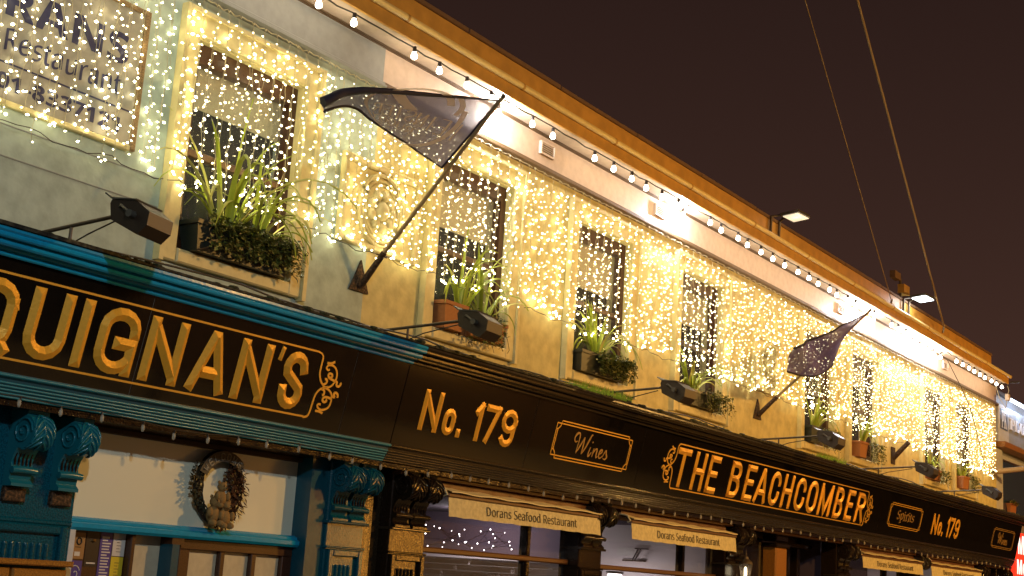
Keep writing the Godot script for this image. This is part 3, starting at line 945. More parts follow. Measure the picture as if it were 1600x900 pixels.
func awning(x0: float, x1: float, label: String, words: String) -> void:
	var t := thing("awning", label, "awning", V3((x0 + x1) / 2, 2.14, .3), "cream awnings over the restaurant windows")
	part(t, "cassette", MB.new().sweep([V2(.02, 2.36), V2(.14, 2.345), V2(.16, 2.37), V2(.16, 2.45), V2(.12, 2.48), V2(.02, 2.48)], x0, x1), M.awning_box)
	var w := MB.new()
	var k := 24
	for i in k:
		var a := lerpf(x0, x1, i / float(k))
		var b := lerpf(x0, x1, (i + 1) / float(k))
		var ya := 2.405 + .006 * sin(i * 1.3)
		var yb := 2.405 + .006 * sin((i + 1) * 1.3)
		w.quad(V3(a, ya - .035, .33), V3(b, yb - .035, .33), V3(b, yb + .01, .14), V3(a, ya + .01, .14))
		w.quad(V3(a, ya - .045, .335), V3(b, yb - .045, .335), V3(b, yb - .035, .33), V3(a, ya - .035, .33))
		w.quad(V3(b, yb - .045, .335), V3(a, ya - .045, .335), V3(a, 2.385, .14), V3(b, 2.385, .14))
	part(t, "canopy", w, M.awning_edge)
	part(t, "front_bar", MB.new().panel(V3(x0 - .02, 2.318, .27), V3(x1 + .01, 2.352, .318), .008), M.awning_box)
	part(t, "end_bracket", MB.new().tube([V3(x0 - .02, 2.42, .15), V3(x0 - .025, 2.40, .26), V3(x0 - .025, 2.34, .3), V3(x0 - .02, 2.33, .26)], .012, 6), M.awning_edge)
	var f := MB.new()
	for i in k:
		var a := lerpf(x0, x1, i / float(k))
		var b := lerpf(x0, x1, (i + 1) / float(k))
		var za := .3 + .0015 * sin(i * .9)
		var zb := .3 + .0015 * sin((i + 1) * .9)
		var la := 2.138 + .004 * sin(i * 2.3)
		var lb := 2.138 + .004 * sin((i + 1) * 2.3)
		f.quad(V3(a, la, za + .02), V3(b, lb, zb + .02), V3(b, 2.325, zb), V3(a, 2.325, za))
		f.quad(V3(b, lb, zb + .016), V3(a, la, za + .016), V3(a, 2.325, za - .004), V3(b, 2.325, zb - .004))
		f.quad(V3(a, la, za + .016), V3(b, lb, zb + .016), V3(b, lb, zb + .02), V3(a, la, za + .02))
	part(t, "valance", f, M.awning)
	var m := (x1 - x0)
	text(t, "lettering", words, V3(x0 + m * .22, 2.185, .3185), .095, m * .6, M.print_brown, V3(-.11, 0, 0), false, false, 0.0, .002)


func restaurant_front() -> void:
	var t := thing("restaurant_shopfront", "dark timber restaurant front with scroll bracket pilasters and tall windows", "shopfront", V3(20, GROUND, 0))
	for q in [[9.8, 10.33], [13.12, 13.62], [16.86, 17.4], [20.9, 21.44], [24.5, 25.05], [28.42, 28.95], [30.2, 30.7]]:
		pilaster(t, q[0], q[1], .1, M.dark_wood, M.dark_wood, M.black_moulding)
	part(t, "side_strip", MB.new().panel(V3(9.44, GROUND, -.1), V3(9.62, 2.3, .04), .006), M.dark_wood)
	part(t, "side_strip", MB.new().panel(V3(9.62, GROUND, -.1), V3(9.8, 2.5, -.02), .006), M.black_moulding)
	part(t, "soffit_board", MB.new().bar(V3(9.4, 2.5, -.1), V3(30.72, 2.538, .28)), M.dark_wood)
	part(t, "soffit_rail", MB.new().panel(V3(9.78, 2.47, .1), V3(30.7, 2.5, .2), .006), M.awning_box)
	for q in [[10.33, 13.12, 1.8], [13.62, 16.86, 1.78], [21.44, 24.5, 1.8], [25.05, 28.42, 1.8]]:
		var a: float = q[0]
		var b: float = q[1]
		var y: float = q[2]
		var o := Node3D.new()
		o.name = "shop_window"
		o.position = V3((a + b) / 2, .5, -.1) - base_of(t)
		t.add_child(o, true)
		part(o, "transom_bar", MB.new().panel(V3(a, y, -.14), V3(b, y + .055, -.02), .012), M.awning_box)
		part(o, "head_rail", MB.new().panel(V3(a, 2.4, -.14), V3(b, 2.5, -.04), .01), M.dark_wood)
		var cut := a + (b - a) * .7
		part(o, "mullion", MB.new().panel(V3(cut, .5, -.13), V3(cut + .07, y, -.03), .01), M.dark_wood)
		part(o, "mullion", MB.new().panel(V3(cut, y + .055, -.13), V3(cut + .07, 2.4, -.03), .01), M.dark_wood)
		part(o, "stall_riser", MB.new().bar(V3(a, GROUND, -.2), V3(b, .5, -.02)), M.dark_wood)
		for s in [[a, cut], [cut + .07, b]]:
			for h in [[.5, y], [y + .055, 2.4]]:
				var g := MB.new()
				g.quad(V3(s[0], h[0], -.09), V3(s[1], h[0], -.09), V3(s[1], h[1], -.09), V3(s[0], h[1], -.09))
				part(o, "pane", g, M.glass)
	# open dining rooms behind the glass
	for q in [[9.9, 17.2], [21.0, 28.9]]:
		var r := MB.new()
		var a: float = q[0]
		var b: float = q[1]
		var z := -5.4
		r.quad(V3(a, GROUND, -.2), V3(a, GROUND, z), V3(a, 2.56, z), V3(a, 2.56, -.2))
		r.quad(V3(b, GROUND, z), V3(b, GROUND, -.2), V3(b, 2.56, -.2), V3(b, 2.56, z))
		r.quad(V3(a, GROUND, z), V3(b, GROUND, z), V3(b, 2.56, z), V3(a, 2.56, z))
		r.quad(V3(a, 2.56, z), V3(b, 2.56, z), V3(b, 2.56, -.2), V3(a, 2.56, -.2))
		r.quad(V3(a, GROUND, -.2), V3(b, GROUND, -.2), V3(b, GROUND, z), V3(a, GROUND, z))
		part(t, "room", r, M.room_mauve)
		part(t, "white_lining", MB.new().bar(V3(b - .1, .3, -2.2), V3(b - .01, 2.45, -.3)), M.room_white)
		part(t, "white_lining", MB.new().bar(V3(b - .09, .3, -5.35), V3(b - .01, 1.93, -2.2)), M.room_white)
		for k in 5:
			part(t, "wall_shelf", MB.new().panel(V3(b - .3, 1.5 + k * .09, -5.2), V3(b - .09, 1.512 + k * .09, -2.6), .003), M.steel)
		for k in 9:
			part(t, "jar", MB.new().lathe(V3(b - .2, 1.512 + (k % 4) * .09, -4.9 + k * .26), [V2(0, .0), V2(.03, 0), V2(.03, .05), V2(.018, .065), V2(.02, .075), V2(0, .075)], 8), M.room_white)
	part(t, "notice", MB.new().bar(V3(17.085, 2.03, -1.66), V3(17.098, 2.14, -1.36)), M.poster_white)
	part(t, "door_closer", MB.new().bar(V3(17.04, 1.955, -1.55), V3(17.09, 1.972, -1.2)).tube([V3(17.06, 1.97, -1.4), V3(17.04, 2.13, -1.3)], .01, 5).tube([V3(17.06, 1.97, -1.36), V3(17.04, 2.13, -1.26)], .01, 5).bar(V3(17.04, 2.125, -1.36), V3(17.08, 2.14, -1.16)), M.poster_black)
	# entrance bay between the pilasters
	part(t, "entrance_back", MB.new().bar(V3(17.4, GROUND, -.6), V3(20.9, 2.54, -.5)), M.black_moulding)
	part(t, "door_leaf", MB.new().panel(V3(17.46, GROUND, -.5), V3(18.5, 2.34, -.42), .012), M.dark_wood)
	part(t, "door_head", MB.new().panel(V3(17.4, 2.36, -.5), V3(20.9, 2.42, -.3), .012), M.black_moulding)
	part(t, "door_panel", MB.new().panel(V3(17.6, .8, -.425), V3(18.35, 2.2, -.4), .012), M.black_moulding)
	part(t, "orange_column", MB.new().panel(V3(18.78, GROUND, -.2), V3(19.18, 2.3, .0), .02), M.orange_wood)  # orange colour stands for the orange light mirrored on this column
	part(t, "column_cap", MB.new().panel(V3(18.74, 2.3, -.22), V3(19.22, 2.36, .03), .015).panel(V3(18.76, 2.38, -.2), V3(19.2, 2.5, .01), .015), M.dark_wood)
	for x in [19.6, 20.1, 20.5]:
		part(t, "entrance_post", MB.new().panel(V3(x, GROUND, -.5), V3(x + .12, 2.36, -.38), .01), M.dark_wood)
	part(t, "end_wall", MB.new().bar(V3(28.95, GROUND, -.5), V3(30.2, 2.54, -.2)), M.black_moulding)
	part(t, "return_wall", MB.new().bar(V3(9.6, GROUND, -5.8), V3(30.6, 2.6, -5.6)), M.dark_wood)


func shop_lamps() -> void:
	var spots := [[16.5, 1.74, -1.35, .35, "second awning, against the white wall"], [16.2, 2.5, -3.6, 1.6, "first awning, over the shelves"], [27.6, 2.0, -1.4, .3, "fourth awning"], [26.0, 2.3, -3.0, .3, "third awning"]]
	for s in spots:
		var at := V3(s[0], s[1], s[2])
		var t := thing("ceiling_lamp", "lit round ceiling lamp inside the window below the %s" % s[4], "lamp", at + V3(0, .06, 0), "lamps inside the restaurant")
		part(t, "rose", MB.new().lathe(at, [V2(.0, .062), V2(.12, .06), V2(.12, .03), V2(.1, .02)], 14), M.steel)
		part(t, "diffuser", MB.new().ball(at, V3(.1, .05, .1), 6, 12), M.shop_lamp)
		omni(t, "lamp_light", at, s[3], lin(1.0, .88, .9), .08)
	# added tiny lamps stand for the specks reflected in the first window
	var t := thing("reflection_lights", "added tiny white lights standing for specks reflected in the first restaurant window", "light string", V3(11.5, 2.0, -.6))
	var pts := []
	var mb := MB.new()
	for i in 34:
		var p := V3(10.9 + rng.randf() * 1.9, 1.98 + rng.randf_range(-.1, .14), -.3 - .5 * rng.randf())
		pts.append(p)
		mb.ball(p, Vector3.ONE * rng.randf_range(.004, .008), 4, 6)
	pts.sort_custom(func(a, b): return a.x < b.x)
	part(t, "wire", MB.new().tube(pts, .0025, 4), M.cable)
	part(t, "bulbs", mb, M.shop_lamp).set_meta("kind", "stuff")


func notices() -> void:
	var z := -.118
	var list := [["paper_poster", "brown paper poster at the top of the pub notice board", 6.512, 1.55, 6.615, 1.735, "poster_brown"], ["paper_poster", "black drinks poster beside the brown poster on the notice board", 6.625, 1.5, 6.745, 1.742, "poster_black"], ["paper_poster", "tall purple fixtures poster with white lines on the notice board", 6.752, 1.3, 6.862, 1.748, "poster_purple"], ["paper_poster", "white paper notice beside the purple poster", 6.87, 1.585, 6.982, 1.748, "poster_white"], ["paper_poster", "yellow paper notice under the white notice", 6.868, 1.3, 6.98, 1.58, "poster_yellow"], ["paper_poster", "small purple poster with a white ring under the brown poster", 6.495, 1.3, 6.612, 1.538, "poster_purple"]]
	for q in list:
		var t := thing(q[0], q[1], "poster", V3((q[2] + q[4]) / 2, q[3], z), "posters on the notice board")
		part(t, "sheet", MB.new().bar(V3(q[2], q[3], z - .001), V3(q[4], q[5], z + .002)), M[q[6]])
		var w: float = q[4] - q[2]
		var mb := MB.new()
		var zz := z + .0035
		if q[6] == "poster_purple" and w < .112:
			for i in 16:
				var y: float = q[5] - .06 - i * .021
				mb.bar(V3(q[2] + .018, y, zz - .001), V3(q[2] + .018 + w * (.45 + .28 * absf(sin(i * 1.9))), y + .009, zz))
			mb.bar(V3(q[2] + .014, q[5] - .045, zz - .001), V3(q[4] - .03, q[5] - .028, zz))
			part(t, "print", mb, M.poster_white)
		elif q[6] == "poster_purple":
			mb.tube(arc3(V3((q[2] + q[4]) / 2, q[5] - .085, zz), .042, .05, 20, 330), .004, 5)
			mb.tube(arc3(V3((q[2] + q[4]) / 2 + .006, q[5] - .095, zz), .016, .02, -60, 150), .004, 5)
			part(t, "print", mb, M.poster_white)
		elif q[6] == "poster_brown":
			mb.tube(arc3(V3((q[2] + q[4]) / 2, q[5] - .06, zz), .02, .024, 0, 360), .006, 5)
			mb.bar(V3(q[2] + .022, q[5] - .105, zz - .001), V3(q[4] - .03, q[5] - .1, zz))
			part(t, "print", mb, M.poster_black)
			part(t, "print", MB.new().bar(V3(q[2] + .02, q[5] - .165, zz - .001), V3(q[4] - .035, q[5] - .135, zz)), M.poster_white)
		elif q[6] == "poster_black":
			mb.lathe(V3((q[2] + q[4]) / 2, q[5] - .075, z), [V2(0, .03), V2(.036, .03), V2(.034, .015), V2(.018, .0), V2(.02, -.03), V2(0, -.03)], 10, .1)
			part(t, "print", mb, M.sign_tan)
			part(t, "print", MB.new().bar(V3(q[2] + .02, q[3] + .02, zz - .001), V3(q[4] - .02, q[3] + .03, zz)), M.poster_white)
		else:
			for i in 5:
				var y: float = q[5] - .045 - i * .022
				mb.bar(V3(q[2] + .035, y, zz - .001), V3(q[4] - .035 - .012 * (i % 2), y + .004, zz))
			part(t, "print", mb, M.slate)


func arc3(c: Vector3, rx: float, ry: float, a0: float, a1: float, k := 14) -> Array:
	var out := []
	for i in k + 1:
		var a := deg_to_rad(lerpf(a0, a1, i / float(k)))
		out.append(c + V3(cos(a) * rx, sin(a) * ry, 0))
	return out


func wreath() -> void:
	var c := V3(7.8, 2.17, -.05)
	var t := thing("welcome_wreath", "twig wreath with two brown teddy bears and a welcome board on the white panel", "wreath", V3(7.8, 1.85, -.08))
	var mb := MB.new()
	for k in 22:
		var pts := []
		var r := .235 + rng.randf_range(-.03, .03)
		var ph := rng.randf() * TAU
		for i in 25:
			var a := TAU * i / 24.0
			pts.append(c + V3(cos(a) * r * .95 + .012 * sin(a * 5 + ph), sin(a) * (r + .02) + .012 * cos(a * 4 + ph), .02 * sin(a * 3 + ph)))
		mb.tube(pts, .006, 4)
	part(t, "twig_ring", mb, M.twig)
	mb = MB.new()
	for i in 150:
		var a := rng.randf_range(2.6, 4.4)
		var p := c + V3(cos(a) * rng.randf_range(.2, .31), sin(a) * .25 + .03, rng.randf_range(0, .05))
		var d := V3(cos(a) + rng.randf_range(-.6, .6), sin(a) + rng.randf_range(-.6, .6), rng.randf_range(-.2, .5)).normalized()
		leaf(mb, p, d, rng.randf_range(.025, .05), .012)
	part(t, "dry_leaves", mb, M.leaf_dark).set_meta("kind", "stuff")
	mb = MB.new()
	for i in 420:  # small brown leaves fill the right side of the ring
		var a := rng.randf_range(-1.5, 1.1)
		var rr := rng.randf_range(.12, .27)
		var p := c + V3(cos(a) * rr, sin(a) * rr * 1.1 - .02, rng.randf_range(-.02, .05))
		var d := V3(rng.randf_range(-1, 1), rng.randf_range(-1, .3), rng.randf_range(0, .7)).normalized()
		leaf(mb, p, d, rng.randf_range(.03, .06), .013)
	part(t, "brown_fill", mb, M.leaf_brown).set_meta("kind", "stuff")
	# two bears, one on the other's lap
	for q in [[V3(7.69, 1.95, .03), .85], [V3(7.79, 1.93, .05), .8], [V3(7.73, 2.08, .05), .75]]:
		var p: Vector3 = q[0]
		var s: float = q[1]
		var b := MB.new()
		b.ball(p, V3(.07, .085, .06) * s, 8, 10)
		b.ball(p + V3(0, .115, .015) * s, V3(.055, .052, .05) * s, 8, 10)
		b.ball(p + V3(0, .1, .065) * s, V3(.024, .02, .02) * s, 6, 8)
		for e in [-1.0, 1.0]:
			b.ball(p + V3(e * .045, .16, .01) * s, V3(.02, .02, .012) * s, 6, 8)
			b.ball(p + V3(e * .075, .02, .035) * s, V3(.026, .05, .028) * s, 6, 8)
			b.ball(p + V3(e * .045, -.075, .05) * s, V3(.032, .03, .05) * s, 6, 8)
		part(t, "teddy_bear", b, M.bear)
		var f := MB.new()
		for e in [-1.0, 1.0]:
			f.ball(p + V3(e * .02, .125, .062) * s, Vector3.ONE * .006, 4, 6)
		f.ball(p + V3(0, .106, .085) * s, Vector3.ONE * .007, 4, 6)
		part(t, "face", f, M.twig)
	var bd := MB.new()
	var n := 12
	for i in n:
		var a0 := deg_to_rad(lerpf(158, 40, i / float(n)))
		var a1 := deg_to_rad(lerpf(158, 40, (i + 1) / float(n)))
		var p := []
		for a in [a0, a1]:
			for r in [.2, .285]:
				p.append(c + V3(cos(a) * r, sin(a) * r, .05))
		bd.quad(p[0], p[2], p[3], p[1])
		var off := V3(0, 0, -.012)
		bd.quad(p[1], p[3], p[3] + off, p[1] + off)
		bd.quad(p[2], p[0], p[0] + off, p[2] + off)
	part(t, "welcome_board", bd, M.slate)
	var ch := MB.new()
	var word := "WELCOME"
	for i in word.length():
		var a := lerpf(146, 52, i / 6.0)
		var place := func(x: float, y: float, h: float) -> Vector3:
			var th := deg_to_rad(a - 90.0)
			var r := .215 + y
			return c + V3(sin(-th) * r + cos(th) * x, cos(th) * r + sin(th) * x, .051 + h)
		for line in (plain_glyph(word[i]) if word[i] != "W" else [[V2(0, 1), V2(.25, 0)], [V2(.25, 0), V2(.5, .7)], [V2(.5, .7), V2(.75, 0)], [V2(.75, 0), V2(1, 1)]]):
			var p := []
			for q: Vector2 in line:
				p.append(V2((q.x - .5) * .036, q.y * .052))
			band(ch, p, .0035, .003, place)
	part(t, "welcome_lettering", ch, M.chalk)


func lantern() -> void:
	var c := V3(17.25, 1.9, .22)
	var t := thing("wall_lantern", "small brass framed wall lantern beside the restaurant entrance", "lantern", c)
	var f := MB.new()
	f.lathe(c, [V2(0, -.1), V2(.05, -.09), V2(.06, -.07)], 6)
	f.lathe(c, [V2(.1, .1), V2(.085, .13), V2(.04, .17), V2(.03, .2), V2(.012, .21), V2(.016, .235), V2(.006, .26), V2(0, .3)], 6)
	for i in 6:
		var a := TAU * i / 6
		f.tube([c + V3(cos(a) * .06, -.08, sin(a) * .06), c + V3(cos(a) * .09, .1, sin(a) * .09)], .006, 5)
	part(t, "frame", f, M.iron)
	part(t, "glass", MB.new().lathe(c, [V2(.056, -.07), V2(.084, .1)], 6), M.glass)
	part(t, "candle_lamp", MB.new().lathe(c, [V2(.0, -.07), V2(.022, -.06), V2(.022, .04), V2(.012, .06), V2(0, .07)], 8), M.lamp_warm)
	part(t, "arm", MB.new().tube([c + V3(-.02, .02, -.14), c + V3(0, -.14, -.1), c + V3(0, -.12, 0), c + V3(0, -.09, 0)], .01, 6), M.iron)
	omni(t, "lantern_light", c, .012, lin(1, .8, .5), .02)


# ------------------------------------------------------------------ lights

func over_window(x: float) -> bool:
	for w in WINDOWS:
		if x > w - .05 and x < w + 1.65:
			return true
	for p in [8.82, 17.75]:
		if x > p - .03 and x < p + 1.18:
			return true
	return x < 6.55


func curtain(x0: float, x1: float, label: String) -> void:
	var t := thing("curtain_lights", label, "curtain lights", V3(x0, 5.94, .1), "warm light curtains along the upper wall")
	var x := x0 + .03
	var n := 0
	var tops := []
	while x < x1:
		var back := n % 2 == 1
		var z := .024 if back and not over_window(x) else .06 if back else .115
		if not back:
			tops.append(x)
		var bottom := 4.4 + rng.randf_range(-.08, .1) + (rng.randf_range(0, .2) if back else 0.0)
		var y := 5.93
		var wire := []
		var bright := MB.new()
		var dim := MB.new()
		var i := 0
		var sway := rng.randf_range(-.03, .03)
		var ph := rng.randf() * TAU
		while y > bottom:
			var p := V3(x + sway * (5.93 - y) + .007 * sin(i * 1.9 + ph) + .014 * sin(i * .37 + ph), y, z + .008 * sin(i * 1.1 + ph))
			wire.append(p)
			if i > 0 and y < 5.88 and rng.randf() < .9:
				var d := V3((1.0 if i % 2 == 0 else -1.0) * rng.randf_range(.5, 1), rng.randf_range(-.7, .3), rng.randf_range(-.5, .6)).normalized()
				var reach := rng.randf_range(.014, .034)
				var g := rng.randf_range(.8, 1.2)
				if rng.randf() < .28:
					bright.jewel(p + d * reach, d, .028 * g, .0096 * g)
				else:
					dim.jewel(p + d * reach, d, .022 * g, .0058 * g)
				wire.append(p + d * reach * .7)
				wire.append(p + V3(0, -.004, 0))
			y -= rng.randf_range(.04, .092)
			i += 1
		# a few lamps gathered at the foot
		for j in rng.randi_range(0, 3):
			var d := V3(rng.randf_range(-1, 1), rng.randf_range(-.6, .2), rng.randf_range(-.2, .6)).normalized()
			bright.jewel(wire[-1] + d * .028, d, .026, .0085)
		var s := part(t, "strand", MB.new().tube(wire, .0022, 3), M.cable_pale)
		part(s, "bulbs", dim, M.led_dim).set_meta("kind", "stuff")
		if bright.v.size():
			part(s, "bulbs", bright, M.led).set_meta("kind", "stuff")
		if n % 3 == 0:
			omni(t, "bulb_light", V3(x, lerpf(5.8, 4.5, rng.randf()), z + .03), .005, lin(1, .83, .42), .01)
		n += 1
		x += (.066 if x < 10.0 else .088) * rng.randf_range(.82, 1.22)
	# lead wire looped from strand to strand
	var lead := []
	for q in tops:
		lead.append(V3(q - .012, 5.955, .105))
		lead.append(V3(q, 5.93, .115))
		lead.append(V3(q + .012, 5.957, .105))
		lead.append(V3(q + .08, 5.945 + rng.randf_range(-.012, .008), .1))
	part(t, "lead_wire", MB.new().tube(lead, .0045, 5), M.cable_pale)
	# tie wire along the foot
	var foot := []
	var k := int((x1 - x0) / .1)
	for i in k + 1:
		var fx := lerpf(x0, x1, i / float(k))
		foot.append(V3(fx, 4.405 + .02 * sin(i * .9) + .012 * sin(i * 2.1), .1 + .012 * sin(i * 1.7)))
	part(t, "tie_wire", MB.new().tube(foot, .0035, 4), M.cable)


func festoon() -> void:
	var t := thing("festoon_lights", "string of white globe bulbs hung along the soffit behind the gutter", "festoon lights", V3(18, 6.38, .33))
	var cable := []
	var off := [8.85, 12.19]
	var bright := {10.95: 1.9, 15.1: 2.1, 21.4: 1.5, 22.24: 1.5, 23.92: .6, 24.34: 1.0, 24.76: 1.2, 25.18: 1.2, 25.6: 1.0, 26.02: .6}
	var i := 0
	var x := 5.49
	while x < 30.1:
		cable.append(V3(x, 6.372, .335))
		cable.append(V3(x + .2, 6.362 + .01 * sin(i * 1.9), .335))
		var skip := false
		for o in off:
			skip = skip or absf(o - x) < .1
		if not skip:
			var e := .034
			var b := false
			for q in bright:
				if absf(q - x) < .19:
					e = bright[q]
					b = true
			var tilt := rng.randf_range(-.02, .02)
			var c := V3(x + tilt, 6.29, .335 + tilt) if not b else V3(x, 6.3, .17)
			var o := Node3D.new()
			o.name = "bulb"
			o.position = c - base_of(t)
			t.add_child(o, true)
			part(o, "socket", MB.new().lathe(c, [V2(0, .085), V2(.018, .083), V2(.02, .04), V2(.016, .03)], 8), M.socket)
			part(o, "globe", MB.new().lathe(c, [V2(.014, .034), V2(.022, .015), V2(.03, -.008), V2(.028, -.025), V2(.016, -.038), V2(0, -.042)], 10), M.bulb_bright if b else M.bulb)
			if b:
				part(o, "lead", MB.new().tube([c + V3(0, .08, 0), c + V3(0, .1, .06), V3(x, 6.37, .335)], .006, 5), M.cable)
			omni(o, "bulb_light", c + V3(0, -.005, 0), e, lin(.96, .95, 1) if b else lin(1, .84, .62), .025)
		x += .42
		i += 1
	part(t, "cable", MB.new().tube(cable, .008, 5), M.cable)


func under_string() -> void:
	var t := thing("unlit_light_string", "sagging string of small unlit clear bulbs under the shop fascias", "light string", V3(14, 2.53, .33))
	var x := 4.9
	var cable := []
	var i := 0
	while x < 30.3:
		var y := 2.545 + .02 * sin(i * .8) + rng.randf_range(-.012, .012)
		cable.append(V3(x, y, .335))
		var tilt := rng.randf_range(-.25, .25)
		var b := MB.new()
		var d := V3(tilt, -1, rng.randf_range(-.2, .2)).normalized()
		b.tube([V3(x, y, .335), V3(x, y, .335) + d * .025], .007, 6)
		var o := part(t, "bulb_holder", b, M.socket)
		var g := V3(x, y, .335) + d * .045
		part(o, "bulb", MB.new().ball(g, V3(.014, .03, .014), 6, 8), M.clear_plastic)
		x += rng.randf_range(.28, .38)
		i += 1
	part(t, "cable", MB.new().tube(cable, .0035, 4), M.cable)


func floodlight(x: float, z0: float, z1: float, label: String, yaw: float) -> void:
	var t := thing("sign_floodlight", label, "floodlight", V3(x, 3.6, .1), "unlit floodlights over the fascias")
	part(t, "arm", MB.new().tube([V3(x, 3.66, .02), V3(x, 3.72, .1), V3(x, 3.765, z0)], .014, 7), M.iron)
	part(t, "strut", MB.new().tube([V3(x, 3.58, .45), V3(x, 3.745, .45)], .012, 6), M.iron)
	part(t, "base_plate", MB.new().box(V3(x, 3.67, .012), V3(.1, .12, .02)), M.iron)
	var b := Basis.from_euler(V3(.42, yaw, 0))
	var c := V3(x, 3.735, (z0 + z1) / 2 + .02)
	var w := .135
	# housing: a wedge with a hood, its glass towards the sign
	var p := [V2(-.1, -.10), V2(.16, -.11), V2(.2, -.02), V2(.17, .07), V2(.03, .1), V2(-.17, .03), V2(-.17, .0)]
	var h := MB.new().sweep(p, -w, w)
	var hood := MB.new().sweep([V2(-.24, .045), V2(-.17, .032), V2(.03, .103), V2(.03, .112), V2(-.17, .045), V2(-.24, .055)], -w - .012, w + .012)
	var gl := MB.new()
	gl.quad(V3(-w + .02, -.09, -.114), V3(w - .02, -.09, -.114), V3(w - .02, -.01, -.172), V3(-w + .02, -.01, -.172))
	for q in [[h, "housing", "lamp_housing"], [hood, "hood", "lamp_grey"], [gl, "glass", "glass"]]:
		for i in q[0].v.size():
			q[0].v[i] = c + b * (q[0].v[i] * V3(1, .92, .9))
			q[0].n[i] = b * q[0].n[i]
		part(t, q[1], q[0], M[q[2]])
	for s in [-1.0, 1.0]:
		var k := MB.new().tube([V3(x, 3.765, z0), V3(x, 3.765, z0 + .02), c + b * V3(s * (w + .022), .02, -.05), c + b * V3(s * (w + .022), 0, .05)], .012, 5)
		part(t, "yoke", k, M.lamp_grey)
		part(t, "knob", MB.new().tube([c + b * V3(s * w, 0, .05), c + b * V3(s * (w + .05), 0, .05)], .026, 8), M.lamp_grey)
	part(t, "flex", MB.new().tube([V3(x + .02, 3.64, .1), V3(x + .05, 3.6, .3), V3(x + .03, 3.68, .6), V3(x + .02, 3.74, z0)], .006, 5), M.cable)


# ------------------------------------------------------------------ planting

func leaf(mb: MB, p: Vector3, d: Vector3, len: float, w: float) -> void:
	var s := d.cross(V3(.3, .8, .5)).normalized()
	var up := s.cross(d).normalized()
	var m := p + d * len * .5 + up * len * .12
	mb.tri(p, m + s * w, p + d * len)
	mb.tri(p, p + d * len, m - s * w)


func blade(p: Vector3, dir: Vector3, len: float, droop: float, w: float) -> MB:
	var mb := MB.new()
	var k := 8
	var pts := []
	var d := dir.normalized()
	var q := p
	for i in k + 1:
		pts.append(q)
		q += d * len / k
		d = (d + V3(0, -droop / k * (1.0 + i * .35), 0)).normalized()
	var side := dir.cross(Vector3.UP).normalized()
	if side.length() < .1:
		side = Vector3.RIGHT
	for i in k:
		var w0 := w * sin(PI * (.12 + .88 * (1.0 - i / float(k))) * .62)
		var w1 := w * sin(PI * (.12 + .88 * (1.0 - (i + 1) / float(k))) * .62) if i < k - 1 else .0005
		var n := (pts[i + 1] - pts[i] as Vector3).cross(side).normalized() * w * .45
		# a keel down the middle gives the strap leaf its fold
		mb.quad(pts[i] - side * w0 + n, pts[i] , pts[i + 1], pts[i + 1] - side * w1 + n)
		mb.quad(pts[i], pts[i] + side * w0 + n, pts[i + 1] + side * w1 + n, pts[i + 1])
	return mb


func strap_plant(x: float, y: float, z: float, count: int, size: float, label: String, spread := 1.0) -> void:
	var t := thing("strap_leaf_plant", label, "plant", V3(x, y, z), "strap leaved plants in the window boxes")
	for i in count:
		var a := rng.randf() * TAU
		var lean := rng.randf_range(.1, .75) * spread
		var d := V3(cos(a) * lean, 1.0, sin(a) * lean * .45 + .12)
		var p := V3(x + cos(a) * .05 * spread, y, z + sin(a) * .03)
		part(t, "leaf", blade(p, d, size * rng.randf_range(.6, 1.15), rng.randf_range(.4, 2.4), rng.randf_range(.014, .025)), M.blade_pale if i % 4 == 0 else M.blade)


func ivy(x0: float, x1: float, y: float, z: float, trail: float, count: int, label: String) -> void:
	var t := thing("trailing_ivy", label, "ivy", V3((x0 + x1) / 2, y, z), "ivy spilling over the window boxes")
	for pass_ in 2:
		var mb := MB.new()
		for i in count / 2:
			var f := rng.randf()
			var x := lerpf(x0, x1, rng.randf())
			var hang := pow(rng.randf(), 1.6) * trail
			var p := V3(x + rng.randf_range(-.03, .03), y + .07 * rng.randf() - hang, z + .04 + .05 * rng.randf() + (.03 if hang > .02 else -.06 * f))
			var d := V3(rng.randf_range(-1, 1), rng.randf_range(-1, .4), rng.randf_range(-.1, 1)).normalized()
			leaf(mb, p, d, rng.randf_range(.03, .055), rng.randf_range(.012, .02))
		part(t, "foliage", mb, M.ivy if pass_ == 0 else M.ivy_pale).set_meta("kind", "stuff")
	for i in 7:
		var x := lerpf(x0, x1, rng.randf())
		var s := [V3(x, y + .03, z)]
		for j in 5:
			s.append(V3(x + rng.randf_range(-.04, .04) * j, y - trail * (j + 1) / 5.0 * rng.randf_range(.8, 1.1), z + .075))
		part(t, "stem", MB.new().tube(s, .003, 4), M.twig)


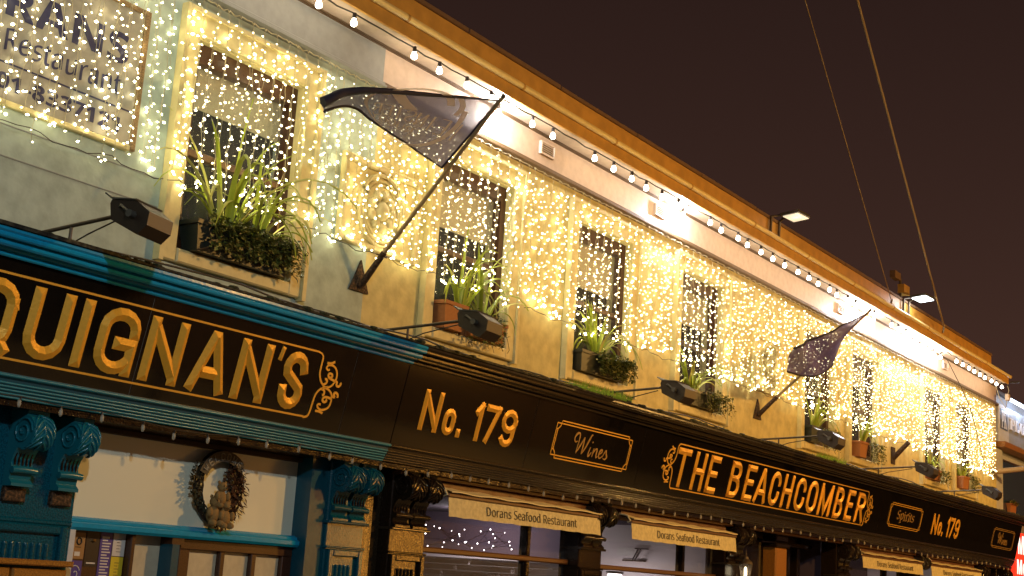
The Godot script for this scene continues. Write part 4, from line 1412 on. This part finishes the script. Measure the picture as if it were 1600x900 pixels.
func pot(x0: float, x1: float, y0: float, y1: float, z0: float, z1: float, m: Material, label: String) -> void:
	var t := thing("window_box" if x1 - x0 > .45 else "flower_pot", label, "planter", V3((x0 + x1) / 2, y0, (z0 + z1) / 2), "pots and boxes on the window sills")
	var k := .02
	var mb := MB.new()
	var lo := [V3(x0 + k * 2, y0, z0 + k), V3(x1 - k * 2, y0, z0 + k), V3(x1 - k * 2, y0, z1 - k), V3(x0 + k * 2, y0, z1 - k)]
	var hi := [V3(x0, y1, z0), V3(x1, y1, z0), V3(x1, y1, z1), V3(x0, y1, z1)]
	for i in 4:
		var j := (i + 1) % 4
		mb.quad(lo[j], lo[i], hi[i], hi[j])
	mb.quad(lo[0], lo[1], lo[2], lo[3])
	part(t, "body", mb, m)
	var rim := MB.new()
	rim.bar(V3(x0 - .012, y1 - .03, z1 - .01), V3(x1 + .012, y1 + .006, z1 + .014)).bar(V3(x0 - .012, y1 - .03, z0 - .014), V3(x1 + .012, y1 + .006, z0 + .01))
	rim.bar(V3(x0 - .012, y1 - .03, z0 + .01), V3(x0 + .01, y1 + .006, z1 - .01)).bar(V3(x1 - .01, y1 - .03, z0 + .01), V3(x1 + .012, y1 + .006, z1 - .01))
	part(t, "rim", rim, m)
	part(t, "soil", MB.new().bar(V3(x0 + .012, y1 - .06, z0 + .012), V3(x1 - .012, y1 - .025, z1 - .012)), M.soil)


func grass_tuft(x: float, w: float, count: int, label: String) -> void:
	var t := thing("grass_tuft", label, "grass", V3(x + w / 2, 3.58, .6), "grass tufts on the ledge")
	var mb := MB.new()
	for i in count:
		var p := V3(x + rng.randf() * w, 3.57, rng.randf_range(.5, .72))
		var d := V3(rng.randf_range(-.7, .7), 1, rng.randf_range(-.3, .8)).normalized()
		var q := p + d * rng.randf_range(.05, .13)
		var s := V3(.004, 0, .002)
		mb.tri(p - s, p + s, q)
	part(t, "grass_blades", mb, M.grass).set_meta("kind", "stuff")


func planting() -> void:
	var names := ["first", "second", "third", "fourth", "fifth", "sixth", "seventh", "eighth"]
	for i in WINDOWS.size():
		var w: float = WINDOWS[i]
		var tag := "in the %s upstairs window from the left" % names[i]
		var a := w + .2
		match i:
			0:
				pot(a + .05, a + 1.12, SILL + .002, 4.17, -.05, .16, M.plastic_pot, "dark plastic window box buried in ivy " + tag)
				strap_plant(a + .42, 4.14, .07, 28, 1.15, "large arching strap leaved plant " + tag, 1.3)
				strap_plant(a + .75, 4.14, .07, 16, .85, "shorter strap leaved plant beside the large one " + tag, 1.5)
				ivy(a + .18, a + 1.2, 4.2, .1, .27, 1500, "dense dark ivy over the box " + tag)
			1:
				pot(a + .0, a + .36, SILL + .002, 4.19, -.06, .16, M.terracotta, "square terracotta pot at the left " + tag)
				pot(a + .45, a + 1.08, SILL + .002, 4.14, -.06, .15, M.terracotta, "terracotta trough with trailing ivy " + tag)
				strap_plant(a + .4, 4.15, .05, 20, .85, "upright strap leaved plant above the terracotta pot " + tag, .7)
				strap_plant(a + .78, 4.12, .05, 14, .72, "arching strap leaved plant above the trough " + tag, 1.2)
				ivy(a + .35, a + 1.0, 4.14, .1, .3, 420, "thin trailing ivy below the trough " + tag)
			2:
				pot(a - .02, a + 1.02, SILL + .002, 4.16, -.06, .15, M.plastic_pot, "black window box half covered with ivy " + tag)
				strap_plant(a + .45, 4.12, .05, 24, .85, "thin leaved arching plant " + tag, 1.1)
				ivy(a + .3, a + 1.12, 4.15, .1, .24, 1100, "variegated ivy over the black box " + tag)
			3:
				pot(a + .0, a + 1.0, SILL + .002, 4.12, -.06, .15, M.plastic_pot, "dark window box behind the floodlight " + tag)
				strap_plant(a + .3, 4.1, .05, 18, .6, "arching strap leaved plant " + tag, 1.1)
				ivy(a + .45, a + 1.25, 4.12, .1, .25, 420, "ragged ivy spilling to the right " + tag)
			4:
				pot(a + .0, a + .42, SILL + .002, 4.17, -.06, .15, M.plastic_pot, "round shouldered dark pot " + tag)
				strap_plant(a + .35, 4.13, .05, 14, .65, "broad strap leaved plant " + tag, 1.2)
				ivy(a + .3, a + 1.1, 4.14, .1, .28, 380, "hanging ivy beside the dark pot " + tag)
			5:
				pot(a + .05, a + .42, SILL + .002, 4.18, -.06, .16, M.terracotta, "bright terracotta pot " + tag)
				strap_plant(a + .4, 4.14, .05, 12, .6, "tall pointed strap leaved plant " + tag, .8)
				ivy(a + .4, a + 1.15, 4.17, .1, .3, 380, "thick trailing ivy " + tag)
			6:
				pot(a + .05, a + .7, SILL + .002, 4.12, -.06, .15, M.terracotta, "low terracotta trough " + tag)
				strap_plant(a + .35, 4.08, .05, 10, .5, "small strap leaved plant " + tag, 1.1)
				ivy(a + .4, a + 1.0, 4.1, .1, .24, 260, "small ivy beside the low trough " + tag)
			7:
				pot(a + .05, a + .48, SILL + .002, 4.17, -.06, .16, M.terracotta, "plain terracotta pot " + tag)
				strap_plant(a + .3, 4.13, .05, 12, .5, "yellow green leafy plant " + tag, .9)
				ivy(a + .45, a + 1.0, 4.17, .1, .28, 300, "dark ivy beside the plain terracotta pot " + tag)
	grass_tuft(11.95, .8, 420, "bright green grass on the ledge below the third upstairs window")
	grass_tuft(12.75, .3, 260, "small thick grass tuft at the foot of the third floodlight arm")
	grass_tuft(18.7, .9, 420, "bright green grass on the ledge below the fifth upstairs window")


# ------------------------------------------------------------------ flags

func cloth_point(top: Array, bot: Array, u: float, v: float, amp: float) -> Vector3:
	var k := top.size() - 1
	var f := clampf(u, 0, 1) * k
	var i := mini(int(f), k - 1)
	var g := f - i
	var a: Vector3 = (top[i] as Vector3).cubic_interpolate(top[i + 1], top[maxi(i - 1, 0)], top[mini(i + 2, k)], g)
	var b: Vector3 = (bot[i] as Vector3).cubic_interpolate(bot[i + 1], bot[maxi(i - 1, 0)], bot[mini(i + 2, k)], g)
	return a.lerp(b, v) + V3(.15, .1, 1) * (amp * sin(u * 15.0 + v * 4.0) * u * (1.0 - .3 * v) + amp * .35 * sin(u * 31.0 - v * 7.0) * u)


func flag(base: Vector3, tip: Vector3, top: Array, bot: Array, label: String, printed: bool, amp: float) -> void:
	var t := thing("flag", label, "flag", base, "flags on slanted poles")
	# bracket: triangular plate with a socket
	var w := .13
	var br := MB.new()
	var pa := base + V3(-w, -.09, -.045)
	var pb := base + V3(w, -.09, -.045)
	var pc := base + V3(0, .2, -.045)
	var out := V3(0, 0, .02)
	br.tri(pa + out, pb + out, pc + out)
	br.quad(pa, pb, pb + out, pa + out)
	br.quad(pb, pc, pc + out, pb + out)
	br.quad(pc, pa, pa + out, pc + out)
	var d := (tip - base).normalized()
	part(t, "bracket", br, M.rust)
	part(t, "socket", MB.new().tube([base - d * .06 + V3(0, 0, .02), base + d * .34], .034, 10, .028), M.rust)
	part(t, "clamp", MB.new().tube([base + d * .3 + V3(-.07, 0, 0), base + d * .3 + V3(.07, 0, 0)], .008, 6).tube([base + d * .33 + V3(0, .05, 0), base + d * .33 - V3(0, .05, 0)], .008, 6), M.iron)
	part(t, "pole", MB.new().tube([base + d * .1, base + d * .9, tip + d * .02], .022, 10, .017), M.pole_wood)
	part(t, "finial", MB.new().ball(tip + d * .03, V3(.024, .024, .024), 6, 8), M.iron)
	var nu := 56
	var nv := 16
	var mb := MB.new()
	for i in nu:
		for j in nv:
			var q := []
			for e in [[0, 0], [1, 0], [1, 1], [0, 1]]:
				q.append(cloth_point(top, bot, (i + e[0]) / float(nu), (j + e[1]) / float(nv), amp))
			mb.quad(q[3], q[2], q[1], q[0])
	part(t, "cloth", mb, M.flag if printed else M.flag_far)
	var hem := MB.new()
	var hp := []
	var lp := []
	var fp := []
	for i in nu + 1:
		hp.append(cloth_point(top, bot, i / float(nu), .0, amp))
		lp.append(cloth_point(top, bot, i / float(nu), 1.0, amp))
	for j in 12:
		fp.append(cloth_point(top, bot, .0, j / 11.0, amp))
	hem.tube(hp, .006, 5, .045 if printed else .02).tube(lp, .007, 5, .014).tube(fp, .012, 5)
	part(t, "hem", hem, M.flag_dark)
	if not printed:
		return
	# print seen from behind, so the words run backwards
	var place := func(u: float, v: float, h: float) -> Vector3:
		var p := cloth_point(top, bot, u, v, amp)
		var du := cloth_point(top, bot, u + .01, v, amp) - p
		var dv := cloth_point(top, bot, u, v + .01, amp) - p
		var n := du.cross(dv).normalized()
		if n.z < 0: n = -n
		return p + n * (.006 + h)
	var ring := MB.new()
	band(ring, smooth_line(arc(.36, .42, .24, .62, -40, 200, 10), 3), .012, .002, place)
	band(ring, smooth_line(arc(.36, .3, .16, .42, 200, 330, 10), 3), .016, .002, place)
	band(ring, smooth_line([V2(.44, .05), V2(.41, .2), V2(.36, .36)], 4), .03, .002, place)
	band(ring, smooth_line([V2(.2, .0), V2(.16, .15), V2(.16, .3)], 4), .012, .002, place)
	part(t, "crest", ring, M.flag_print)
	var lt := MB.new()
	for q in [["LEINSTER", .1, .56, .66, .26], ["RUGBY", .3, .56, .86, .14]]:
		var s: String = q[0]
		for c in s.length():
			var u0: float = lerpf(q[1], q[2], c / float(s.length()))
			var uw: float = (q[2] - q[1]) / s.length() * .68
			for line in plain_glyph(s[c]):
				var pts := []
				for g: Vector2 in line:
					pts.append(V2(u0 + g.x * uw, q[3] - .12 * (u0 - .1) - g.y * q[4]))
				if pts.size() == 2:
					pts = [pts[0], pts[0].lerp(pts[1], .5), pts[1]]
				band(lt, pts, uw * .13, .002, place)
	part(t, "lettering", lt, M.flag_print)


func stub_bracket() -> void:
	var base := V3(23.82, 4.16, .05)
	var t := thing("empty_flag_bracket", "rusty flag bracket without a pole near the far end of the wall", "bracket", base)
	part(t, "plate", MB.new().box(base + V3(0, 0, -.04), V3(.2, .3, .015)), M.rust)
	part(t, "socket", MB.new().tube([base + V3(0, -.05, -.04), base + V3(0, .24, .24)], .045, 10, .04), M.rust)


# ------------------------------------------------------------------ wall sign, wires, roof lamps

func wall_sign() -> void:
	var t := thing("wall_sign", "white restaurant sign board with navy lettering behind the first light curtain", "wall sign", V3(5.5, 4.58, .02))
	part(t, "board", MB.new().panel(V3(4.3, 4.58, .005), V3(6.44, 5.62, .035), .006), M.sign_white)
	for q in [[6.44, 4.55, 6.49, 5.66], [4.25, 4.55, 4.3, 5.66]]:
		part(t, "frame", MB.new().panel(V3(q[0], q[1], .003), V3(q[2], q[3], .05), .008), M.sign_tan)
	part(t, "frame", MB.new().panel(V3(4.3, 4.54, .003), V3(6.44, 4.58, .05), .008), M.casing)
	part(t, "frame", MB.new().panel(V3(4.3, 5.62, .003), V3(6.44, 5.66, .05), .008), M.sign_tan)
	part(t, "rule", MB.new().bar(V3(4.3, 4.83, .034), V3(6.44, 4.842, .039)), M.print_navy)
	text(t, "lettering", "DORANS", V3(4.62, 5.165, .036), .24, 1.7, M.print_navy)
	text(t, "lettering", "Seafood Restaurant", V3(4.45, 4.92, .036), .19, 1.84, M.print_navy, Vector3.ZERO, false, false, .25)
	text(t, "lettering", "01-8337121", V3(5.26, 4.65, .036), .115, 1.06, M.print_navy)


func cables() -> void:
	for q in [[V3(22.532, 6.667, .4), V3(16.315, 9.5, 1.286), .008, "thin overhead cable rising from the gutter, left of the two"], [V3(25.529, 6.786, .4), V3(16.614, 9.5, 1.91), .017, "thick overhead cable rising from the gutter, right of the two"]]:
		var t := thing("overhead_cable", q[3], "cable", q[0], "cables crossing the sky")
		var far: Vector3 = q[1] + (q[1] - q[0]) * 1.2
		part(t, "cable", MB.new().tube([q[0], q[1], far], q[2], 7), M.pole_wood)
		part(t, "anchor", MB.new().tube([q[0] + V3(0, -.12, -.02), q[0] + V3(.02, .03, 0)], .02, 6), M.steel)
	var t := thing("wall_cables", "bundle of dark cables lying along the ledge at the foot of the wall", "cable", V3(10, 3.66, .1))
	for k in 5:
		var pts := []
		var x := 2.0 + k * .4
		var i := 0
		while x < 29.0 - k:
			pts.append(V3(x, 3.66 + .02 * k * .4 + .022 * sin(x * (1.1 + .3 * k) + k) + rng.randf_range(-.008, .008), .08 + .05 * k + .05 * sin(x * .8 + k * 2)))
			x += .35
			i += 1
		part(t, "cable", MB.new().tube(pts, .009, 5), M.cable if k % 2 == 0 else M.ledge_lead)
	t = thing("loose_wire", "thin loose wire hanging down the wall at the far end", "wire", V3(28.2, 6.3, .05))
	part(t, "wire", MB.new().tube([V3(26.9, 6.38, .06), V3(27.6, 6.0, .1), V3(28.2, 5.6, .14), V3(28.9, 4.9, .14), V3(29.3, 4.5, .12)], .007, 5), M.cable)


func roof_lamp(x: float, w: float, lit: bool, label: String) -> void:
	var t := thing("roof_floodlight", label, "floodlight", V3(x, 6.6, .25), "floodlights on the parapet")
	for dx in [0.0, .3]:
		part(t, "post", MB.new().tube([V3(x + dx, 6.6, .25), V3(x + dx, 6.93, .26)], .022, 6), M.iron)
	var b := Basis.from_euler(V3(-.12, 0, .06))
	var c := V3(x + .3, 6.97, .5)
	part(t, "housing", MB.new().box(c + V3(0, .03, 0), V3(w, .04, .28), b), M.lamp_grey)
	part(t, "lens", MB.new().box(c + V3(0, .0, .01), V3(w - .05, .012, .23), b), M.lamp_white if lit else M.lamp_faint)
	part(t, "yoke", MB.new().tube([V3(x, 6.93, .26), c + V3(0, .06, -.1), V3(x + .3, 6.93, .26)], .018, 6), M.iron)
	if lit:
		part(t, "mast", MB.new().tube([V3(x, 6.6, .2), V3(x, 7.3, .2)], .025, 6), M.iron)
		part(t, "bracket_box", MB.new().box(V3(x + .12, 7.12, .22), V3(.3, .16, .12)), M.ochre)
		part(t, "bracket_box", MB.new().box(V3(x - .28, 7.3, .2), V3(.3, .13, .1)), M.coping)
		omni(t, "lamp_light", c + V3(0, -.05, .02), .5, lin(.85, .95, 1), .12)
	else:
		omni(t, "lamp_light", c + V3(0, -.05, .02), .02, lin(1, .9, .6), .12)


# ------------------------------------------------------------------ neighbour, street

func neighbour() -> void:
	var t := thing("neighbour_building", "grey shop building with a lit white name sign past the end of the terrace", "building", V3(35, GROUND, -2))
	part(t, "wall", MB.new().bar(V3(30.9, GROUND, -5.17), V3(44, 6.35, -0.17)), M.grey_paint)
	part(t, "pilaster", MB.new().panel(V3(30.78, 3.4, -0.17), V3(31.36, 5.1, -0.05), .01), M.pale_paint)
	part(t, "sign_board", MB.new().panel(V3(31.02, 5.3, -0.17), V3(40, 6.1, -0.01), .01), M.grey_paint)
	part(t, "sign_end", MB.new().panel(V3(30.9, 5.25, -0.17), V3(31.75, 6.1, 0), .01), M.pale_paint)
	part(t, "logo_tile", MB.new().panel(V3(31.02, 5.55, 0), V3(31.62, 6.0, 0.008), .003), M.navy_tile)
	text(t, "logo", "PK", V3(31.1, 5.58, 0.008), .38, .44, M.letter_white, Vector3.ZERO, true, true)
	text(t, "sign_lettering", "PLUNKETT", V3(31.82, 5.62, -0.01), .26, 3.6, M.letter_white, Vector3.ZERO, true, true, 0.0, .03)
	part(t, "eaves", MB.new().bar(V3(30.9, 5.13, -0.17), V3(40, 5.25, 0.13)), M.orange_wood)
	part(t, "window_frame", MB.new().bar(V3(31.38, 3.7, -0.17), V3(31.46, 5.0, -0.07)).bar(V3(31.46, 4.92, -0.17), V3(34, 5.0, -0.07)).bar(V3(31.46, 3.62, -0.17), V3(34, 3.7, -0.03)), M.pale_paint)
	part(t, "window_pane", MB.new().bar(V3(31.46, 3.7, -0.16), V3(34, 4.92, -0.14)), M.blue_glass)
	part(t, "roof", MB.new().bar(V3(30.88, 6.35, -5.37), V3(44, 6.42, -0.07)), M.roof_slate)
	part(t, "shop_wall", MB.new().bar(V3(30.95, GROUND, -0.165), V3(40, 3.3, 0.03)), M.dark_wood)
	var l := thing("sign_tube_light", "white tube light above the neighbouring name sign", "lamp", V3(33, 6.22, .4))
	part(l, "tube", MB.new().tube([V3(31.15, 6.19, .2), V3(38, 6.19, .2)], .035, 8), M.tube_white)
	for x in [32.2, 35.0]:
		part(l, "arm", MB.new().tube([V3(x, 6.25, .0), V3(x, 6.24, .2)], .012, 6), M.steel)
		omni(l, "tube_light", V3(x + .4, 6.14, .2), .3, lin(.6, .75, 1), .05)
	var r := thing("red_shop_sign", "bright red shop sign with white letters at the far right edge", "shop sign", V3(31.6, 2.3, .3))
	part(r, "panel", MB.new().panel(V3(30.98, 2.1, .2), V3(36, 3.3, .3), .01), M.red_lit)
	text(r, "lettering", "M", V3(31.2, 2.84, .3), .4, .5, M.white_lit)
	text(r, "lettering", "Me", V3(31.1, 2.4, .3), .32, .75, M.white_lit)
	var p := thing("bare_flag_pole", "bare yellow wooden pole sticking out at the corner of the terrace", "pole", V3(30.5, 4.5, .1))
	part(p, "pole", MB.new().tube([V3(30.3, 4.52, .05), V3(30.6, 4.62, .6), V3(30.9, 4.72, 1.3)], .06, 8, .05), M.pole_wood)
	pot(32.0, 32.5, 3.702, 3.98, -.14, -.04, M.terracotta, "terracotta pot on the neighbouring window sill")
	ivy(32.0, 32.5, 4.0, -.1, .05, 160, "small bush in the neighbouring window pot")
	var j := thing("junction_box", "small white junction box with loose wires under the end of the gutter", "junction box", V3(30.5, 6.1, .3))
	part(j, "box", MB.new().panel(V3(30.42, 6.08, .26), V3(30.56, 6.22, .34), .01), M.vent)
	part(j, "wire", MB.new().tube([V3(30.48, 6.4, .3), V3(30.47, 6.3, .33), V3(30.49, 6.22, .3)], .006, 5).tube([V3(30.44, 6.08, .3), V3(30.3, 5.9, .3), V3(30.2, 6.1, .2), V3(30.1, 6.35, .15)], .008, 5), M.cable_pale)


func street_lamp(x: float, z: float, h: float, energy: float, color: Color, m: Material, label: String) -> void:
	var t := thing("street_lamp", label, "street lamp", V3(x, GROUND, z), "street lamps across the road")
	part(t, "post", MB.new().lathe(V3(x, GROUND, z), [V2(.0, .0), V2(.12, 0), V2(.1, .8), V2(.06, 1.0), V2(.045, h - GROUND), V2(0, h - GROUND)], 10), M.iron)
	part(t, "arm", MB.new().tube([V3(x, h, z), V3(x, h + .25, z - .3), V3(x, h + .3, z - 1.0)], .03, 8), M.iron)
	var c := V3(x, h + .25, z - 1.2)
	part(t, "head", MB.new().lathe(c, [V2(0, .16), V2(.12, .12), V2(.2, .05), V2(.2, .0)], 12), M.lamp_grey)
	part(t, "lamp_bowl", MB.new().ball(c + V3(0, -.01, 0), V3(.17, .1, .17), 6, 12), m)
	omni(t, "lamp_light", c + V3(0, -.03, 0), energy, color, .12)


func street() -> void:
	structure("ground", MB.new().bar(V3(-200, GROUND - .3, -200), V3(300, GROUND - .12, 200)), M.asphalt)
	structure("road", MB.new().bar(V3(-60, GROUND - .12, 2.6), V3(120, GROUND - .1, 8.9)), M.asphalt)
	structure("pavement", MB.new().bar(V3(-60, GROUND - .12, -.6), V3(120, GROUND, 2.4)), M.paving)
	structure("pavement_opposite", MB.new().bar(V3(-60, GROUND - .12, 9.1), V3(120, GROUND + .002, 12.0)), M.paving)
	structure("kerb", MB.new().bar(V3(-60, GROUND - .12, 2.4), V3(120, GROUND + .004, 2.6)), M.kerb)
	structure("kerb_opposite", MB.new().bar(V3(-60, GROUND - .12, 8.9), V3(120, GROUND + .005, 9.1)), M.kerb)
	street_lamp(15.0, 9.6, 6.2, 55.0, lin(1, .52, .13), M.lamp_sodium, "sodium street lamp opposite the pub, first from the left")
	street_lamp(29.0, 9.6, 6.2, 55.0, lin(1, .52, .13), M.lamp_sodium, "sodium street lamp opposite the far end of the terrace")
	street_lamp(1.0, 9.8, 5.8, 29.0, lin(.85, .95, 1), M.lamp_white, "white street lamp to the left behind the viewer")
	# unseen shop, added so the gloss paint mirrors its orange window
	var t := thing("added_shop", "unseen brick shop added across the road for its wide orange glowing window", "building", V3(23, GROUND, 12))
	part(t, "wall", MB.new().bar(V3(16, GROUND, 12.0), V3(32, 1.3, 12.4)).bar(V3(16, 2.9, 12.0), V3(32, 6.0, 12.4)).bar(V3(16, 1.3, 12.0), V3(23.2, 2.9, 12.4)).bar(V3(26.3, 1.3, 12.0), V3(32, 2.9, 12.4)), M.coping)
	var w := MB.new()
	w.quad(V3(26.3, 1.3, 12.2), V3(23.2, 1.3, 12.2), V3(23.2, 2.9, 12.2), V3(26.3, 2.9, 12.2))
	part(t, "added_window", w, glow("shop_window_glow", lin(1.0, .42, .06), 20.0))


# ------------------------------------------------------------------ all of it

func _ready() -> void:
	rng.seed = 179
	var cam := Camera3D.new()
	cam.name = "camera"
	cam.fov = 23.753
	cam.near = 0.1
	cam.far = 800.0
	cam.position = V3(0, 1.6, 8)
	cam.basis = Basis.from_euler(V3(0.209449, -0.968923, 0.064558))
	cam.current = true
	add_child(cam)
	var env := Environment.new()
	env.background_mode = Environment.BG_SKY
	var sm := ProceduralSkyMaterial.new()
	sm.sky_top_color = lin(.009, .005, .0052)
	sm.sky_horizon_color = lin(.078, .036, .025)
	sm.sky_curve = .22
	sm.ground_bottom_color = lin(.02, .012, .008)
	sm.ground_horizon_color = lin(.04, .022, .015)
	sm.energy_multiplier = 1.0
	env.sky = Sky.new()
	env.sky.sky_material = sm
	env.tonemap_mode = Environment.TONE_MAPPER_LINEAR
	env.tonemap_exposure = 1.0
	env.sdfgi_enabled = true
	env.ssao_enabled = true
	env.ssil_enabled = true
	var we := WorldEnvironment.new()
	we.name = "world"
	we.environment = env
	add_child(we)
	make_materials()
	street()
	upper_storey()
	signs()
	pub_front()
	restaurant_front()
	neighbour()
	vent(11.98, "slatted vent in the frieze nearest the printed flag")
	vent(14.66, "slatted vent in the frieze above the fourth upstairs window")
	vent(20.98, "slatted vent in the frieze above the furled flag tip")
	vent(26.7, "slatted vent in the frieze at the far end")
	wall_sign()
	awning(10.39, 13.2, "longest cream awning with legible restaurant name, nearest the blue pub", "Dorans Seafood Restaurant")
	awning(13.92, 16.73, "second cream awning from the blue pub, over the white lit window", "Dorans Seafood Restaurant")
	awning(21.5, 24.55, "third cream awning from the blue pub, past the entrance", "Dorans Seafood Restaurant")
	awning(25.05, 28.3, "farthest cream awning near the red sign", "Dorans Seafood Restaurant")
	shop_lamps()
	notices()
	wreath()
	lantern()
	var cuts := [4.6, 6.78, 8.48, 10.05, 11.75, 14.35, 16.95, 19.45, 21.2, 23.2, 25.3, 27.2, 29.0, 30.3]
	var where := ["over the white restaurant sign board", "over the first upstairs window", "over the plaque beside the printed flag", "over the second upstairs window", "over the third upstairs window", "over the fourth upstairs window", "behind the furled flag", "over the fifth upstairs window", "over the sixth upstairs window", "between the sixth and seventh upstairs windows", "over the seventh upstairs window", "over the eighth upstairs window", "at the far end of the wall"]
	for i in where.size():
		curtain(cuts[i], cuts[i + 1] - .03, "warm light curtain " + where[i])
	festoon()
	under_string()
	floodlight(5.712, .864, 1.35, "unlit black floodlight in front of the first upstairs window", .25)
	floodlight(9.401, 1.0, 1.4, "unlit black floodlight below the second upstairs window, over the end of the blue cornice", .1)
	floodlight(13.298, .891, 1.35, "unlit black floodlight below the fourth upstairs window", .0)
	floodlight(17.72, 1.0, 1.35, "unlit black floodlight below the fifth upstairs window", .0)
	floodlight(21.796, 1.0, 1.4, "unlit black floodlight below the seventh upstairs window", .0)
	floodlight(25.988, .95, 1.25, "unlit black floodlight farthest right near the grey shop", .0)
	planting()
	flag(V3(9.189, 4.137, .05), V3(9.189, 5.664, 1.445), [V3(9.189, 5.655, 1.426), V3(8.496, 5.466, 1.400), V3(7.757, 5.267, 1.340), V3(7.419, 5.155, 1.280), V3(7.200, 5.003, 1.220)], [V3(9.189, 5.114, 0.852), V3(8.638, 5.138, 0.920), V3(8.110, 5.152, 1.000), V3(7.656, 5.144, 1.080), V3(7.287, 4.967, 1.180)], "thin navy flag with pale crest and mirrored lettering, blown out to the left", true, .018)
	flag(V3(17.963, 4.131, .05), V3(17.963, 5.497, 1.62), [V3(17.963, 5.489, 1.611), V3(17.578, 5.295, 1.500), V3(17.139, 5.087, 1.400), V3(16.724, 4.896, 1.300), V3(16.283, 4.712, 1.220)], [V3(17.963, 4.977, 1.013), V3(18.088, 4.824, 1.060), V3(17.913, 4.663, 1.000), V3(17.409, 4.540, 0.980), V3(16.699, 4.495, 1.000)], "plain blue purple flag drooping in folds on the far pole", false, .05)
	stub_bracket()
	cables()
	roof_lamp(17.72, .46, false, "pale floodlight on two posts at the parapet, left of the cables")
	roof_lamp(23.6, .56, true, "glaring white floodlight on a mast at the parapet, between the cables")
